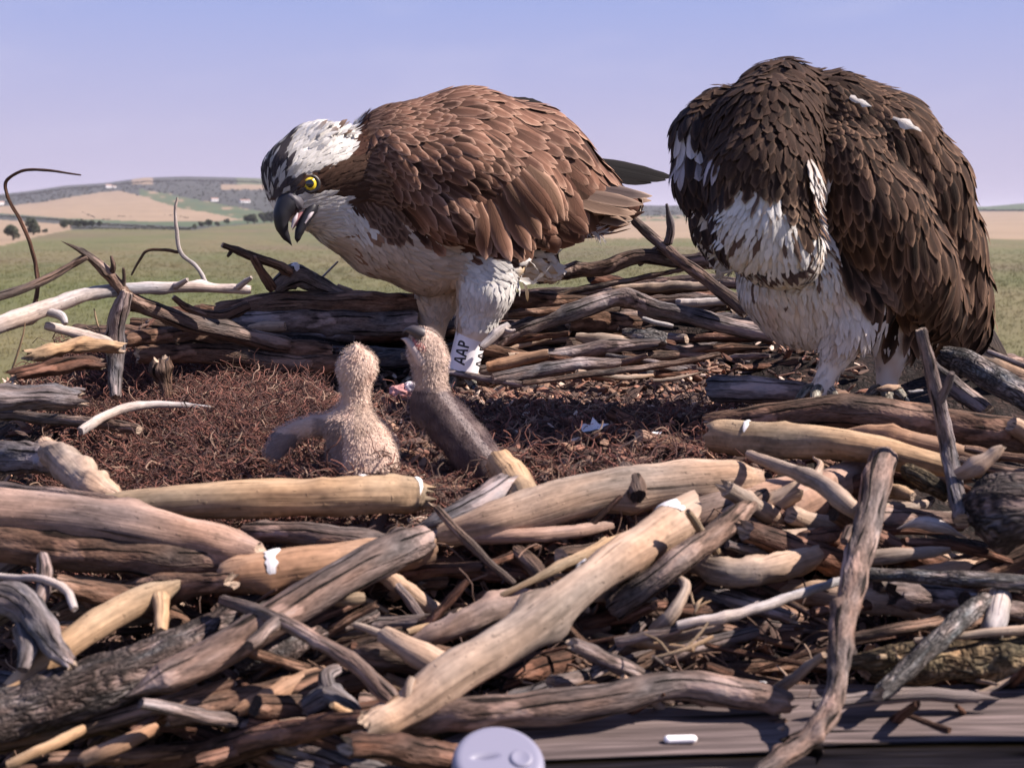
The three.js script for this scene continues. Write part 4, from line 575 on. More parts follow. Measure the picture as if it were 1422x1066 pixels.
class Creature {
  constructor(D, k, near = .07, shear = 0, mid = 600) { this.shear = shear; this.mid = mid; this.D = D; this.k = k; this.prims = []; this.near = near; this.m = (D - near) / FPX; this.buf = { pos: [], col: [], uv: [], idx: [] }; this.o = new THREE.Group(); this.big = []; }
  pt(px, py, dz = 0) { return P(px, py, this.D + dz + this.shear * (px - this.mid)); }   // the bird's long axis turns away from the picture plane by the shear
  cap(a, b) { const A = this.pt(a[0], a[1], a[2]), B = this.pt(b[0], b[1], b[2]), m = this.D / FPX; this.prims.push([A.x, A.y, A.z, B.x - A.x, B.y - A.y, B.z - A.z, a[3] * m, b[3] * m, 0]); const q = this.prims[this.prims.length - 1]; q[8] = q[3] * q[3] + q[4] * q[4] + q[5] * q[5] + 1e-9; }
  chain(...l) { if (l.length === 1) this.cap(l[0], l[0]); for (let i = 0; i < l.length - 1; i++) this.cap(l[i], l[i + 1]); }
  sdf = (x, y, z) => {
    let d = 1; const k = this.k;
    for (const q of this.prims) { const ax = x - q[0], ay = y - q[1], az = z - q[2]; let t = (ax * q[3] + ay * q[4] + az * q[5]) / q[8]; t = t < 0 ? 0 : t > 1 ? 1 : t; const ex = ax - t * q[3], ey = ay - t * q[4], ez = az - t * q[5], e = Math.sqrt(ex * ex + ey * ey + ez * ez) - (q[6] + (q[7] - q[6]) * t); const h = k - Math.abs(d - e); d = d < e ? d : e; if (h > 0) d -= h * h / k * .25; }
    return d;
  };
  grad(p) { const e = .0012, f = this.sdf; return V(f(p.x + e, p.y, p.z) - f(p.x - e, p.y, p.z), f(p.x, p.y + e, p.z) - f(p.x, p.y - e, p.z), f(p.x, p.y, p.z + e) - f(p.x, p.y, p.z - e)).normalize(); }
  // the bird's own side-view coordinates, in the pixels of its design drawing: no perspective, one plane per bird
  loc(p) { const c = this.c0 ??= P(711, 300, this.D - this.near); let lx = 711 + (p.x - c.x) / this.m, m = this.m; for (let i = 0; this.shear && i < 3; i++) { m = (this.D - this.near + this.shear * (lx - this.mid)) / FPX; lx = 711 + p.x / m; } const ly = this.shear ? 300 - (p.y - c.y + (c.y - CY) * (1 - m / this.m)) / m : 300 - (p.y - c.y) / m; return [lx, ly, (p.z + this.D) / this.m]; }
  body(cell, color, lo, hi) {
    const b = new THREE.Box3(); for (const q of this.prims) for (const t of [0, 1]) { const r = Math.max(q[6], q[7]) + .01, c = V(q[0] + t * q[3], q[1] + t * q[4], q[2] + t * q[5]); b.expandByPoint(c.clone().addScalar(r)); b.expandByPoint(c.clone().addScalar(-r)); }
    b.expandByScalar(cell * 2); const s = surfaceNets(this.sdf, b.min, b.max, cell); this.surf = s;
    const g = new THREE.BufferGeometry(), nor = [], col = []; const p = V(0, 0, 0);
    for (let i = 0; i < s.pos.length; i += 3) { p.set(s.pos[i], s.pos[i + 1], s.pos[i + 2]); const n = this.grad(p); nor.push(n.x, n.y, n.z); col.push(...color(...this.loc(p), n)); }
    g.setAttribute('position', new THREE.Float32BufferAttribute(s.pos, 3)); g.setAttribute('normal', new THREE.Float32BufferAttribute(nor, 3)); g.setAttribute('color', new THREE.Float32BufferAttribute(col, 3)); g.setIndex(s.idx);
    part(new THREE.Mesh(g, skinMat), 'body', this.o);
  }
  /** a feather: its spine follows the body from the root along dir, stiff; written into the buffer given */
  feather(root, dir, len, wid, q, buf) {
    const nl = q.nl ?? 6, nw = q.nw ?? 4, p = root.clone(), d = dir.clone().normalize(), base = buf.pos.length / 3, step = len / nl, lift = q.lift ?? .004, o0 = q.o0 ?? .001, tw = q.twist ?? 0, sp = []; let nn = q.normal ?? this.grad(p);
    for (let i = 0; i <= nl; i++) {
      const t = i / nl, n = q.normal ?? this.grad(p); nn = nn.clone().lerp(n, q.stiff != null ? 1 - q.stiff : .5).normalize();
      if (q.normal) { sp.push([p.clone(), nn]); p.addScaledVector(d, step); continue; }
      const off = o0 + lift * t * (q.curl ? 1 + q.curl * t * t : 1), s = this.sdf(p.x, p.y, p.z);
      const fix = s < off ? off - s : -Math.min(s - off, step * (q.pull ?? .12)); p.addScaledVector(n, fix);
      sp.push([p.clone(), nn.clone()]); const dd = d.clone().addScaledVector(n, -d.dot(n) * (q.stiff != null ? 1 - q.stiff : .6)); d.copy(dd).normalize(); if (q.droop) d.y -= q.droop * step * 20, d.normalize(); p.addScaledVector(d, step);
    }
    const jag = q.jag ?? .10, sd = rnd() * 50, point = q.point ?? .5;
    for (let i = 0; i <= nl; i++) {
      const t = i / nl, [c, n] = sp[i], tan = sp[Math.min(nl, i + 1)][0].clone().sub(sp[Math.max(0, i - 1)][0]).normalize(), b = new THREE.Vector3().crossVectors(n, tan).normalize(), up = new THREE.Vector3().crossVectors(tan, b);
      const w = wid / 2 * (t < .4 ? mix(.55, 1, sstep(0, .4, t)) : Math.pow(Math.max(0, 1 - Math.pow((t - .4) / .6, 1.5 + point * 2)), .62)) + (i === nl ? wid * .03 : 0);
      for (let j = 0; j <= nw; j++) {
        const v = j / nw * 2 - 1, e = Math.abs(v) > .9 ? 1 + jag * 2.2 * (hash2(i, j, Math.floor(sd * 99)) - .5) : 1, s = v * w * e;
        const P3 = c.clone().addScaledVector(b, s).addScaledVector(up, -(q.camber ?? .25) * Math.abs(s) * Math.abs(v) + tw * s * t);
        buf.pos.push(P3.x, P3.y, P3.z); buf.uv.push((v + 1) / 2, t * .8 + sd);
        const f = q.paint(t, v); buf.col.push(f[0], f[1], f[2]);
      }
    }
    for (let i = 0; i < nl; i++) for (let j = 0; j < nw; j++) { const a = base + i * (nw + 1) + j; buf.idx.push(a, a + 1, a + nw + 1, a + 1, a + nw + 2, a + nw + 1); }
  }
  /** one separate feather mesh */
  single(root, dir, len, wid, q, label) { const b = { pos: [], col: [], uv: [], idx: [] }; this.feather(root, dir, len, wid, q, b); const g = geoOf(b); const e = this.loc(root); this.big.push([len * wid, g, label, e]); return g; }
  flushBig(max) { this.big.sort((a, b) => b[0] - a[0]); this.big.forEach(([, g, label], i) => { if (i < max) part(new THREE.Mesh(g, featherMat), 'feather', this.o, label); else (this.rest ??= []).push(g); }); }
  /** scatter feathers over the surface: mask(lx, ly, n) -> spacing in px or 0; make(p, n, loc) -> [dir, len, wid, q, single] */
  scatter(tries, mask, make) {
    const { pos, idx } = this.surf, T = idx.length / 3, cum = new Float32Array(T); let s = 0; const a = V(0, 0, 0), b = V(0, 0, 0), c = V(0, 0, 0), get = (v, i) => v.set(pos[i * 3], pos[i * 3 + 1], pos[i * 3 + 2]);
    if (!this.cum) { for (let i = 0; i < T; i++) { get(a, idx[i * 3]); get(b, idx[i * 3 + 1]); get(c, idx[i * 3 + 2]); s += b.sub(a).cross(c.sub(a)).length(); cum[i] = s; } this.cum = cum; }
    const C = this.cum, tot = C[T - 1], hash = new Map(), cellS = .03, key = (x, y, z) => `${Math.floor(x / cellS)},${Math.floor(y / cellS)},${Math.floor(z / cellS)}`;
    for (let n = 0; n < tries; n++) {
      const r = rnd() * tot; let l = 0, h = T - 1; while (l < h) { const m = l + h >> 1; C[m] < r ? l = m + 1 : h = m; }
      get(a, idx[l * 3]); get(b, idx[l * 3 + 1]); get(c, idx[l * 3 + 2]); let u = rnd(), v = rnd(); if (u + v > 1) { u = 1 - u; v = 1 - v; }
      const p = a.clone().addScaledVector(b.clone().sub(a), u).addScaledVector(c.clone().sub(a), v), L = this.loc(p), nn = this.grad(p), sp = mask(L[0], L[1], nn, L[2]);
      if (!sp) continue; const R = sp * this.m; let ok = true; const q = Math.ceil(R / cellS), bx = Math.floor(p.x / cellS), by = Math.floor(p.y / cellS), bz = Math.floor(p.z / cellS);
      for (let i = -q; i <= q && ok; i++) for (let j = -q; j <= q && ok; j++) for (let k = -q; k <= q && ok; k++) { const e = hash.get(`${bx + i},${by + j},${bz + k}`); if (e) for (const w of e) if (w.distanceToSquared(p) < R * R) { ok = false; break; } }
      if (!ok) continue; const kk = key(p.x, p.y, p.z); hash.has(kk) ? hash.get(kk).push(p) : hash.set(kk, [p]);
      const [dir, len, wid, opt, single] = make(p, nn, L); const D3 = V(dir[0], -dir[1], dir[2] ?? 0);
      D3.addScaledVector(nn, -D3.dot(nn)); if (D3.lengthSq() < 1e-6) continue;
      single ? this.single(p, D3, len * this.m, wid * this.m, opt) : this.feather(p, D3, len * this.m, wid * this.m, opt, this.buf);
    }
  }
  hit(px, py) { let lo = this.D - .4; for (let d = lo; d < this.D + .4; d += .001) { const p = P(px, py, d); if (this.sdf(p.x, p.y, p.z) < 0) return p; } return P(px, py, this.D); }
  done(name, label, cat, group, plumageName, mat) {
    const b = this.buf, gs = []; if (b.pos.length) gs.push(geoOf(b)); if (this.rest) gs.push(...this.rest);
    if (gs.length) { const m = new THREE.Mesh(gs.length > 1 ? mergeGeometries(gs) : gs[0], mat ?? featherMat); part(m, plumageName, this.o); m.userData.kind = 'stuff'; }
    const base = V(0, 0, 0); this.foot && base.copy(this.foot); this.o.traverse(c => { if (c.isMesh && !c.userData.own) { c.geometry.translate(-base.x, -base.y, -base.z); } else if (c.isMesh && c.parent === this.o) c.position.sub(base); });
    this.o.position.copy(base); thing(this.o, name, label, cat, group);
  }
}
function geoOf(b) { const g = new THREE.BufferGeometry(); g.setAttribute('position', new THREE.Float32BufferAttribute(b.pos, 3)); g.setAttribute('color', new THREE.Float32BufferAttribute(b.col, 3)); g.setAttribute('uv', new THREE.Float32BufferAttribute(b.uv, 2)); g.setIndex(b.idx); g.computeVertexNormals(); return g; }
const own = m => { m.userData.own = true; return m; };
const tubeMesh = (pts, mat, o = {}) => { const s = stickGeo(pts, { start: 'cut', end: 'cut', knots: 0, rough: .02, nr: 14, ...o }); const g = s.caps.length ? mergeGeometries([s.geo, ...s.caps]) : s.geo; return new THREE.Mesh(g, mat); };
const sc = (c, v) => [c[0] * v, c[1] * v, c[2] * v];
const inPoly = (poly, x, y) => { let r = false; for (let i = 0, j = poly.length - 1; i < poly.length; j = i++) { const [a, b] = poly[i], [c, d] = poly[j]; if ((b > y) !== (d > y) && x < (c - a) * (y - b) / (d - b) + a) r = !r; } return r; };
// a brown feather: dark or mid centre, paler fringe, quill line
const brownPaint = (c, edge, fr, dk) => (t, v) => { const e = Math.max(Math.abs(v) > .6 ? (Math.abs(v) - .6) / .4 : 0, t > .8 ? (t - .8) / .2 : 0); let k = mixc(sc(c, mix(dk, 1, sstep(.1, .8, t))), edge, e * fr); if (Math.abs(v) < .1) k = sc(k, .72); return k; };
const plainPaint = (a, b) => t => mixc(a, b, t);
const WHITE = [.72, .69, .65], CREAM = [.60, .505, .42], EYEBROWN = [.075, .042, .03];

function foot(cr, px, py, dz, s, mat, clawMat, toes) {              // toes: [dx, dy, dz] in px, metres; each toe arches and ends in a black claw
  toes.forEach(([dx, dy, ddz]) => {
    const D = cr.D + dz + cr.shear * (px - cr.mid), m = D / FPX, a = P(px, py, D), b = P(px + dx * .45, py + dy * .45 - 7 * s, D + ddz * .45), c = P(px + dx, py + dy, D + ddz), t = c.clone().sub(b).normalize(), e = c.clone().addScaledVector(t, 10 * s * m).add(V(0, -5 * s * m, 0)), f = e.clone().addScaledVector(t, 5 * s * m).add(V(0, -9 * s * m, 0));
    const toe = part(tubeMesh([{ p: a, r: 8 * s * m }, { p: b, r: 7.5 * s * m }, { p: c, r: 6 * s * m }], mat, { rough: .07 }), 'toe', cr.o);
    part(tubeMesh([{ p: c, r: 4.5 * s * m }, { p: e, r: 3 * s * m }, { p: f, r: .5 * s * m }], clawMat, { end: 'point', taper: 2 }), 'claw', toe);
  });
}
const clawMat = new THREE.MeshPhysicalMaterial({ color: colr(.014, .013, .015), roughness: .32, clearcoat: .3 }), beakMat = new THREE.MeshPhysicalMaterial({ color: colr(.014, .013, .017), roughness: .42, specularIntensity: .7 }), cereMat = new THREE.MeshStandardMaterial({ color: colr(.085, .078, .092), roughness: .55 });
const footMat = new THREE.MeshStandardMaterial({ color: colr(.55, .46, .36), roughness: .8, map: GT.rough.map, bumpMap: GT.rough.bump, bumpScale: .001 });
footMat.color = colr(.95, .80, .62);
const mouthMat = new THREE.MeshPhysicalMaterial({ color: colr(.34, .15, .15), roughness: .4 }), paleEdge = new THREE.MeshStandardMaterial({ color: colr(.36, .31, .33), roughness: .6 });
function eyeball(cr, px, py, r) {
  const h = cr.hit(px, py), n = cr.grad(h), m = cr.D / FPX, e = new THREE.Mesh(new THREE.SphereGeometry(r * m, 28, 20), new THREE.MeshPhysicalMaterial({ color: colr(.62, .47, .03), roughness: .12, clearcoat: 1, clearcoatRoughness: .05 }));
  const look = n.clone().lerp(V(0, .15, 1), .55).normalize(); own(e); e.position.copy(h).addScaledVector(n, -r * m * .58); e.quaternion.setFromUnitVectors(V(0, 0, 1), look); part(e, 'eye', cr.o, 'bright yellow eye with black pupil');
  const pg = new THREE.SphereGeometry(r * m * 1.012, 24, 12, 0, Math.PI * 2, 0, .44); pg.rotateX(Math.PI / 2); part(own(new THREE.Mesh(pg, new THREE.MeshPhysicalMaterial({ color: colr(.006, .006, .006), roughness: .1, clearcoat: 1 }))), 'pupil', e);
  const lg = new THREE.TorusGeometry(r * m * .93, r * m * .26, 10, 30); lg.scale(1, .92, .8); lg.translate(0, 0, r * m * .55); part(own(new THREE.Mesh(lg, new THREE.MeshStandardMaterial({ color: colr(.018, .014, .016), roughness: .5 }))), 'eyelid', e);
}
// ------------------------------------------------------------------ the ringed osprey, bending its head to the chicks
{
  const b = new Creature(1.56, .015, .075, .00042, 560);
  b.chain([560, 232, 0, 84], [650, 226, 0, 98], [735, 240, 0, 88], [815, 275, 0, 48], [872, 286, 0, 18]);
  b.chain([545, 310, 0, 74], [600, 330, 0, 76], [670, 330, 0, 62], [740, 345, 0, 36]);
  b.chain([560, 240, 0, 78], [500, 248, -.01, 58], [445, 238, -.02, 50]);
  b.chain([525, 320, 0, 58], [480, 296, -.01, 46], [440, 272, -.02, 40]);
  b.chain([440, 218, -.02, 44], [412, 245, -.025, 41], [408, 262, -.03, 34]);
  b.chain([425, 288, -.025, 26], [405, 282, -.035, 20]);
  b.chain([560, 225, -.06, 42], [640, 232, -.075, 52], [715, 262, -.065, 56], [790, 290, -.035, 34]);         // near wing
  b.chain([580, 265, -.068, 36], [630, 296, -.082, 38], [710, 312, -.066, 36], [780, 310, -.035, 28]);
  b.chain([560, 225, .06, 42], [660, 215, .07, 56], [760, 245, .06, 44]);                                   // far wing
  b.chain([690, 352, -.065, 42], [674, 405, -.07, 35], [661, 448, -.06, 25], [652, 474, -.045, 17], [638, 522, -.042, 13.5]);   // near leg
  b.chain([625, 375, .045, 40], [604, 420, .045, 28], [598, 460, .045, 18], [592, 528, .045, 13]);          // far leg
  b.chain([735, 365, .0, 26], [765, 378, -.01, 14]);
  const wing = [[500, 172], [545, 145], [600, 128], [660, 118], [745, 128], [800, 180], [850, 235], [900, 280], [880, 310], [830, 340], [790, 356], [700, 360], [640, 350], [590, 325], [556, 290], [545, 262], [535, 215]];
  const onWing = (x, y) => inPoly(wing, x, y);
  const stripe = (x, y) => { const c = table([[380, 268], [432, 256], [470, 250], [500, 258], [540, 275]], x), w = table([[380, 10], [432, 14], [470, 20], [500, 38], [545, 46]], x); return Math.abs(y - c) < w; };
  const BR = [.175, .083, .056], BR2 = [.08, .038, .028], PALE = [.50, .31, .225];
  function color(x, y, z, n) {
    if (x < 396 + (y - 165) * .18 && y < 275 && y > 150) return mixc([.06, .05, .055], WHITE, noise(x / 5 - y / 12, y / 16) > .12 ? .55 : 0);
    if (x < 560 && stripe(x, y)) return EYEBROWN;
    if (x < 488 - (y - 160) * .05 && y < 262) return WHITE;
    if (x < 530 && y > 268 && y < 400) { if (x > 470 && y > 312 && y < 372 && noise(x / 4.5 + y / 9, y / 22) > .22) return [.30, .18, .12]; return y < 330 ? WHITE : CREAM; }
    if (onWing(x, y) || (y < 262 && x > 480)) return BR2;
    if (x > 640 && x < 720 && y > 350) return WHITE;
    return mixc(CREAM, [.72, .50, .28], clamp(.35 + 1.2 * noise(x / 40, y / 30)) * sstep(350, 410, y) * .6);
  }
  b.foot = P(636, 538, 1.52);
  b.body(.0042, color);
  // small plumage: head, neck, breast, belly, legs
  b.scatter(26000, (x, y, n, z) => { if (onWing(x, y) && n.z > -.3 && x > 545) return 0; if (x < 400 && y > 268) return 0; if (y > 456) return 0; if (Math.hypot(x - 432, y - 256) < 15) return 0; return x < 500 ? 4.6 : y > 300 ? 7 : 8; }, (p, n, [x, y]) => {
    const c0 = color(x + rr(-3, 3), y + rr(-3, 3), 0, n), v = rr(.85, 1.12), c = sc(c0, v);
    const head = x < 500 && y < 330, leg = y > 385 && x > 575; let dir = head ? [x - 372, (y - 295) * .75, .1] : leg ? [-.12, 1, 0] : y > 300 ? [1, .45, 0] : [1, .25, 0];
    if (x > 470 && x < 560 && y > 280 && y < 380) dir = [.6, .9, 0];
    const dark = c0[0] < .2, crest = x > 425 && x < 500 && y < 215; const big = !head && !leg;
    return [dir, head ? rr(14, 24) : leg ? (y > 420 ? rr(8, 12) : rr(14, 22)) : dark ? rr(24, 34) : rr(20, 34), head ? rr(4, 7) : dark ? rr(10, 15) : rr(5, 10), { nl: big ? 4 : 3, nw: 2, lift: crest ? rr(.002, .006) : head ? .0014 : leg ? .0010 : .002, jag: .5, stiff: crest ? .75 : .4, camber: .2, paint: dark && !head ? brownPaint(c, mixc(c, PALE, .5), .8, .8) : plainPaint(sc(c, .93), c) }, false];
  });
  // crest at the nape
  for (let i = 0; i < 34; i++) { const h = b.hit(rr(425, 478), rr(178, 192)); b.feather(h, V(rr(.3, 1.0), rr(.4, .8), rr(-.3, .2)), rr(16, 30) * b.m, rr(4, 8) * b.m, { nl: 4, nw: 2, lift: .003, stiff: .8, jag: .4, paint: plainPaint(i % 6 ? WHITE : EYEBROWN, i % 5 ? WHITE : [.3, .2, .15]) }, b.buf); }
  // wing and back feathers, each its own
  const flow = (x, y) => { const dx = x - 520, dy = y - 175, l = Math.hypot(dx, dy) + 1; return [dx / l + .42, dy / l + .34, 0]; };
  b.scatter(30000, (x, y, n) => { if (!(onWing(x, y) && n.z > -.45) || x < 520 || y > 322 || x > 822) return 0; const t = Math.hypot(x - 545, y - 200) / 330; return t < .22 ? 8 : t < .45 ? 11.5 : t < .7 ? 15 : 19; }, (p, n, [x, y]) => {
    const t0 = clamp(Math.hypot(x - 545, y - 200) / 330), t = t0 < .22 ? .1 : t0 < .45 ? .38 : t0 < .7 ? .68 : 1, tone = .5 + .6 * noise(x / 26, y / 26, 3) + rr(-.3, .3);
    const base = mixc(BR2, [.25, .127, .086], clamp(tone)), shaft = rnd(), c = shaft < .22 ? sc(base, .42) : base;
    return [flow(x, y), mix(24, 92, t) * rr(.8, 1.2), mix(13, 30, t) * rr(.85, 1.15), { nl: 9, nw: 6, lift: mix(.0025, .006, t) * rr(.5, 1.5), paint: brownPaint(c, mixc(base, PALE, rr(.45, 1)), 1, .42), stiff: x > 760 ? .8 : .5, camber: .24, point: rr(.1, .7), twist: rr(-.16, .16), jag: .16 }, true];
  });
  // secondaries and tertials along the lower edge
  const sec = [[712, 352, .42, .9, 92], [736, 342, .5, .84, 96], [756, 330, .58, .8, 100], [775, 318, .66, .72, 104], [793, 305, .72, .66, 108], [812, 294, .78, .6, 112], [690, 356, .36, .93, 86]];
  for (const [tx, ty, dx, dy, L] of sec) { const r = b.hit(tx - dx * L * .92, ty - dy * L * .92), c = mixc(BR, [.26, .155, .105], rnd()); b.single(r, V(dx, -dy, 0), L * b.m, 30 * b.m, { nl: 10, nw: 6, lift: .009, o0: .004, stiff: .65, paint: brownPaint(c, PALE, .9, .55), camber: .28, point: .3, pull: .2, twist: rr(-.2, .1) }); }
  // dark wing tips, tail
  const black = [.007, .006, .007], tailc = [.12, .078, .06];
  const long = (x0, y0, z0, x1, y1, z1, w, c, e, label) => { const A = b.pt(x0, y0, z0), B = b.pt(x1, y1, z1), d = B.clone().sub(A); b.single(A, d, d.length(), w * b.m, { nl: 10, nw: 6, normal: V(-.25, .35, .9).normalize(), lift: 0, o0: -1, pull: 0, stiff: .97, paint: brownPaint(c, e, .8, .9), camber: .16, point: .25 }, label); };
  long(800, 222, .05, 936, 246, .075, 27, black, [.015, .012, .012], 'black primary feather of the far wing tip'); long(795, 226, .045, 925, 250, .07, 25, black, [.015, .012, .012]); long(790, 230, .04, 905, 254, .065, 24, black, [.015, .012, .012]);
  long(712, 140, .05, 780, 164, .075, 26, black, [.015, .012, .012]); long(700, 145, .06, 772, 172, .085, 24, black, [.015, .012, .012]); long(715, 138, .04, 768, 152, .06, 22, black, [.015, .012, .012]);
  for (const [x, y, xx, yy, w] of [[745, 262, 850, 298, 27], [755, 255, 866, 290, 26], [765, 248, 880, 283, 25], [772, 240, 890, 274, 24], [735, 275, 836, 308, 28]]) long(x, y, -.062, xx, yy, -.03, w, mixc(BR, [.28, .16, .11], rnd()), PALE);
  for (let i = 0; i < 7; i++) long(790, 262 + i * 4, .02 - .011 * i, 906 - i * 5 + 4 * Math.sin(i * 2), 272 + i * 6.5, .035 - .014 * i, 24, sc(tailc, .8 + .1 * i), [.46, .33, .25]);
  long(780, 252, -.075, 902, 272, -.05, 22, [.07, .05, .05], [.2, .15, .13]); long(775, 260, -.08, 894, 284, -.06, 24, [.12, .08, .065], [.36, .25, .19]); long(770, 268, -.085, 882, 297, -.065, 25, [.15, .095, .07], [.42, .29, .21]);
  // loose white feathers under the tail and flank
  for (let i = 0; i < 30; i++) { const h = b.hit(rr(712, 768), rr(350, 392)); b.feather(h, V(rr(.5, 1), rr(-.7, .1), rr(-.2, .3)), rr(20, 36) * b.m, rr(8, 13) * b.m, { nl: 5, nw: 4, lift: .003, stiff: .6, jag: .6, paint: plainPaint(sc(WHITE, .9), i % 7 === 0 ? [.55, .36, .16] : WHITE) }, b.buf); }
  // a loose fluffy white feather: a quill with fine separate barbs
  for (let i = 0; i < 110; i++) { const t = rnd(), sd = i % 2 ? 1 : -1, A = b.pt(mix(785, 838, t), mix(302, 326, t), -.04), an = -.42 + sd * rr(.35, .95); b.feather(A, V(Math.cos(an), Math.sin(an), rr(-.25, .25)), rr(14, 24) * b.m, rr(.7, 1.3) * b.m, { nl: 3, nw: 1, normal: V(0, .2, 1), camber: 0, paint: () => [.72, .68, .66] }, b.buf); }
  b.flushBig(300);
  // face
  eyeball(b, 432, 256, 11.8);
  const q = (px, py, dz, r) => ({ p: P(px, py, 1.56 + dz + .00042 * (px - 560)), r: r * 1.56 / FPX });
  const up = part(tubeMesh([q(411, 272, -.050, 16.5), q(400, 284, -.055, 15), q(392, 297, -.058, 12), q(391, 312, -.060, 8.8), q(396, 326, -.061, 5.6), q(403, 337, -.062, 2.4), q(406, 342, -.062, .8)], beakMat, { end: 'point', taper: 1.2, rough: .015 }), 'upper_beak', b.o, 'black hooked upper beak');
  part(tubeMesh([q(413, 268, -.049, 15), q(405, 278, -.0535, 16), q(401, 283, -.0555, 15.5)], cereMat, { rough: .03 }), 'cere', up);
  part(tubeMesh([q(436, 285, -.055, 8), q(425, 302, -.061, 7.5), q(417, 318, -.063, 6.5), q(413, 331, -.063, 4), q(412, 338, -.063, 1)], beakMat, { end: 'point', taper: 1.5, rough: .015 }), 'lower_beak', b.o, 'dark lower beak held open');
  part(tubeMesh([q(428, 286, -.05, 8), q(413, 305, -.056, 8), q(405, 320, -.058, 4)], mouthMat, { end: 'point' }), 'tongue', b.o);
  part(tubeMesh([q(442, 284, -.056, 2.4), q(430, 299, -.066, 2.2), q(423, 310, -.068, 1.2)], paleEdge, {}), 'gape', b.o, 'pale fleshy corner of the open beak');
  part(tubeMesh([q(413, 296, -.07, 1.2), q(409, 305, -.073, 2.6), q(405, 316, -.073, 1.4)], paleEdge, {}), 'beak_edge', b.o);
  // ring with letters on the near leg
  {
    const A = P(656, 458, 1.545), B = P(641, 520, 1.543), ax = A.clone().sub(B), H = ax.length() * .86, r = 22 * 1.545 / FPX, cv = document.createElement('canvas'); cv.width = 512; cv.height = 256; const x = cv.getContext('2d'); x.fillStyle = '#f2eef0'; x.fillRect(0, 0, 512, 256); x.fillStyle = '#15131a'; x.font = 'bold 82px sans-serif'; x.textAlign = 'center'; x.textBaseline = 'middle';
    for (let k = 0; k < 4; k++) { x.save(); x.translate(64 + k * 128, 128); x.rotate(-Math.PI / 2); x.scale(1.0, 1.12); x.fillText('AAP', 0, 4); x.restore(); }
    const tx = new THREE.CanvasTexture(cv); tx.colorSpace = THREE.SRGBColorSpace; tx.wrapS = THREE.RepeatWrapping;
    const prof = [[r * .86, -H / 2], [r * .97, -H / 2], [r, -H / 2 + .0008], [r, H / 2 - .0008], [r * .97, H / 2], [r * .86, H / 2]].map(p => new THREE.Vector2(...p)), g = new THREE.LatheGeometry(prof, 40); const uv = g.attributes.uv, ps = g.attributes.position; for (let i = 0; i < uv.count; i++) uv.setY(i, clamp(ps.getY(i) / H + .5));
    const m = own(new THREE.Mesh(g, new THREE.MeshPhysicalMaterial({ map: tx, roughness: .4, side: THREE.DoubleSide }))); m.position.copy(A).add(B).multiplyScalar(.5); m.quaternion.setFromUnitVectors(V(0, 1, 0), ax.clone().normalize()); m.rotateY(.4); part(m, 'leg_ring', b.o, 'white leg ring with black letters');
  }
  foot(b, 637, 522, -.042, 1.15, footMat, clawMat, [[-34, 16, -.015], [-14, 18, -.035], [20, 14, -.03], [30, 8, .03]]);
  foot(b, 592, 528, .045, 1.1, footMat, clawMat, [[-32, 8, 0], [-10, 12, -.03], [22, 8, -.02]]);
  b.done('osprey', 'brown and white osprey with a lettered white leg ring bending over chicks', 'bird', null, 'plumage');
}
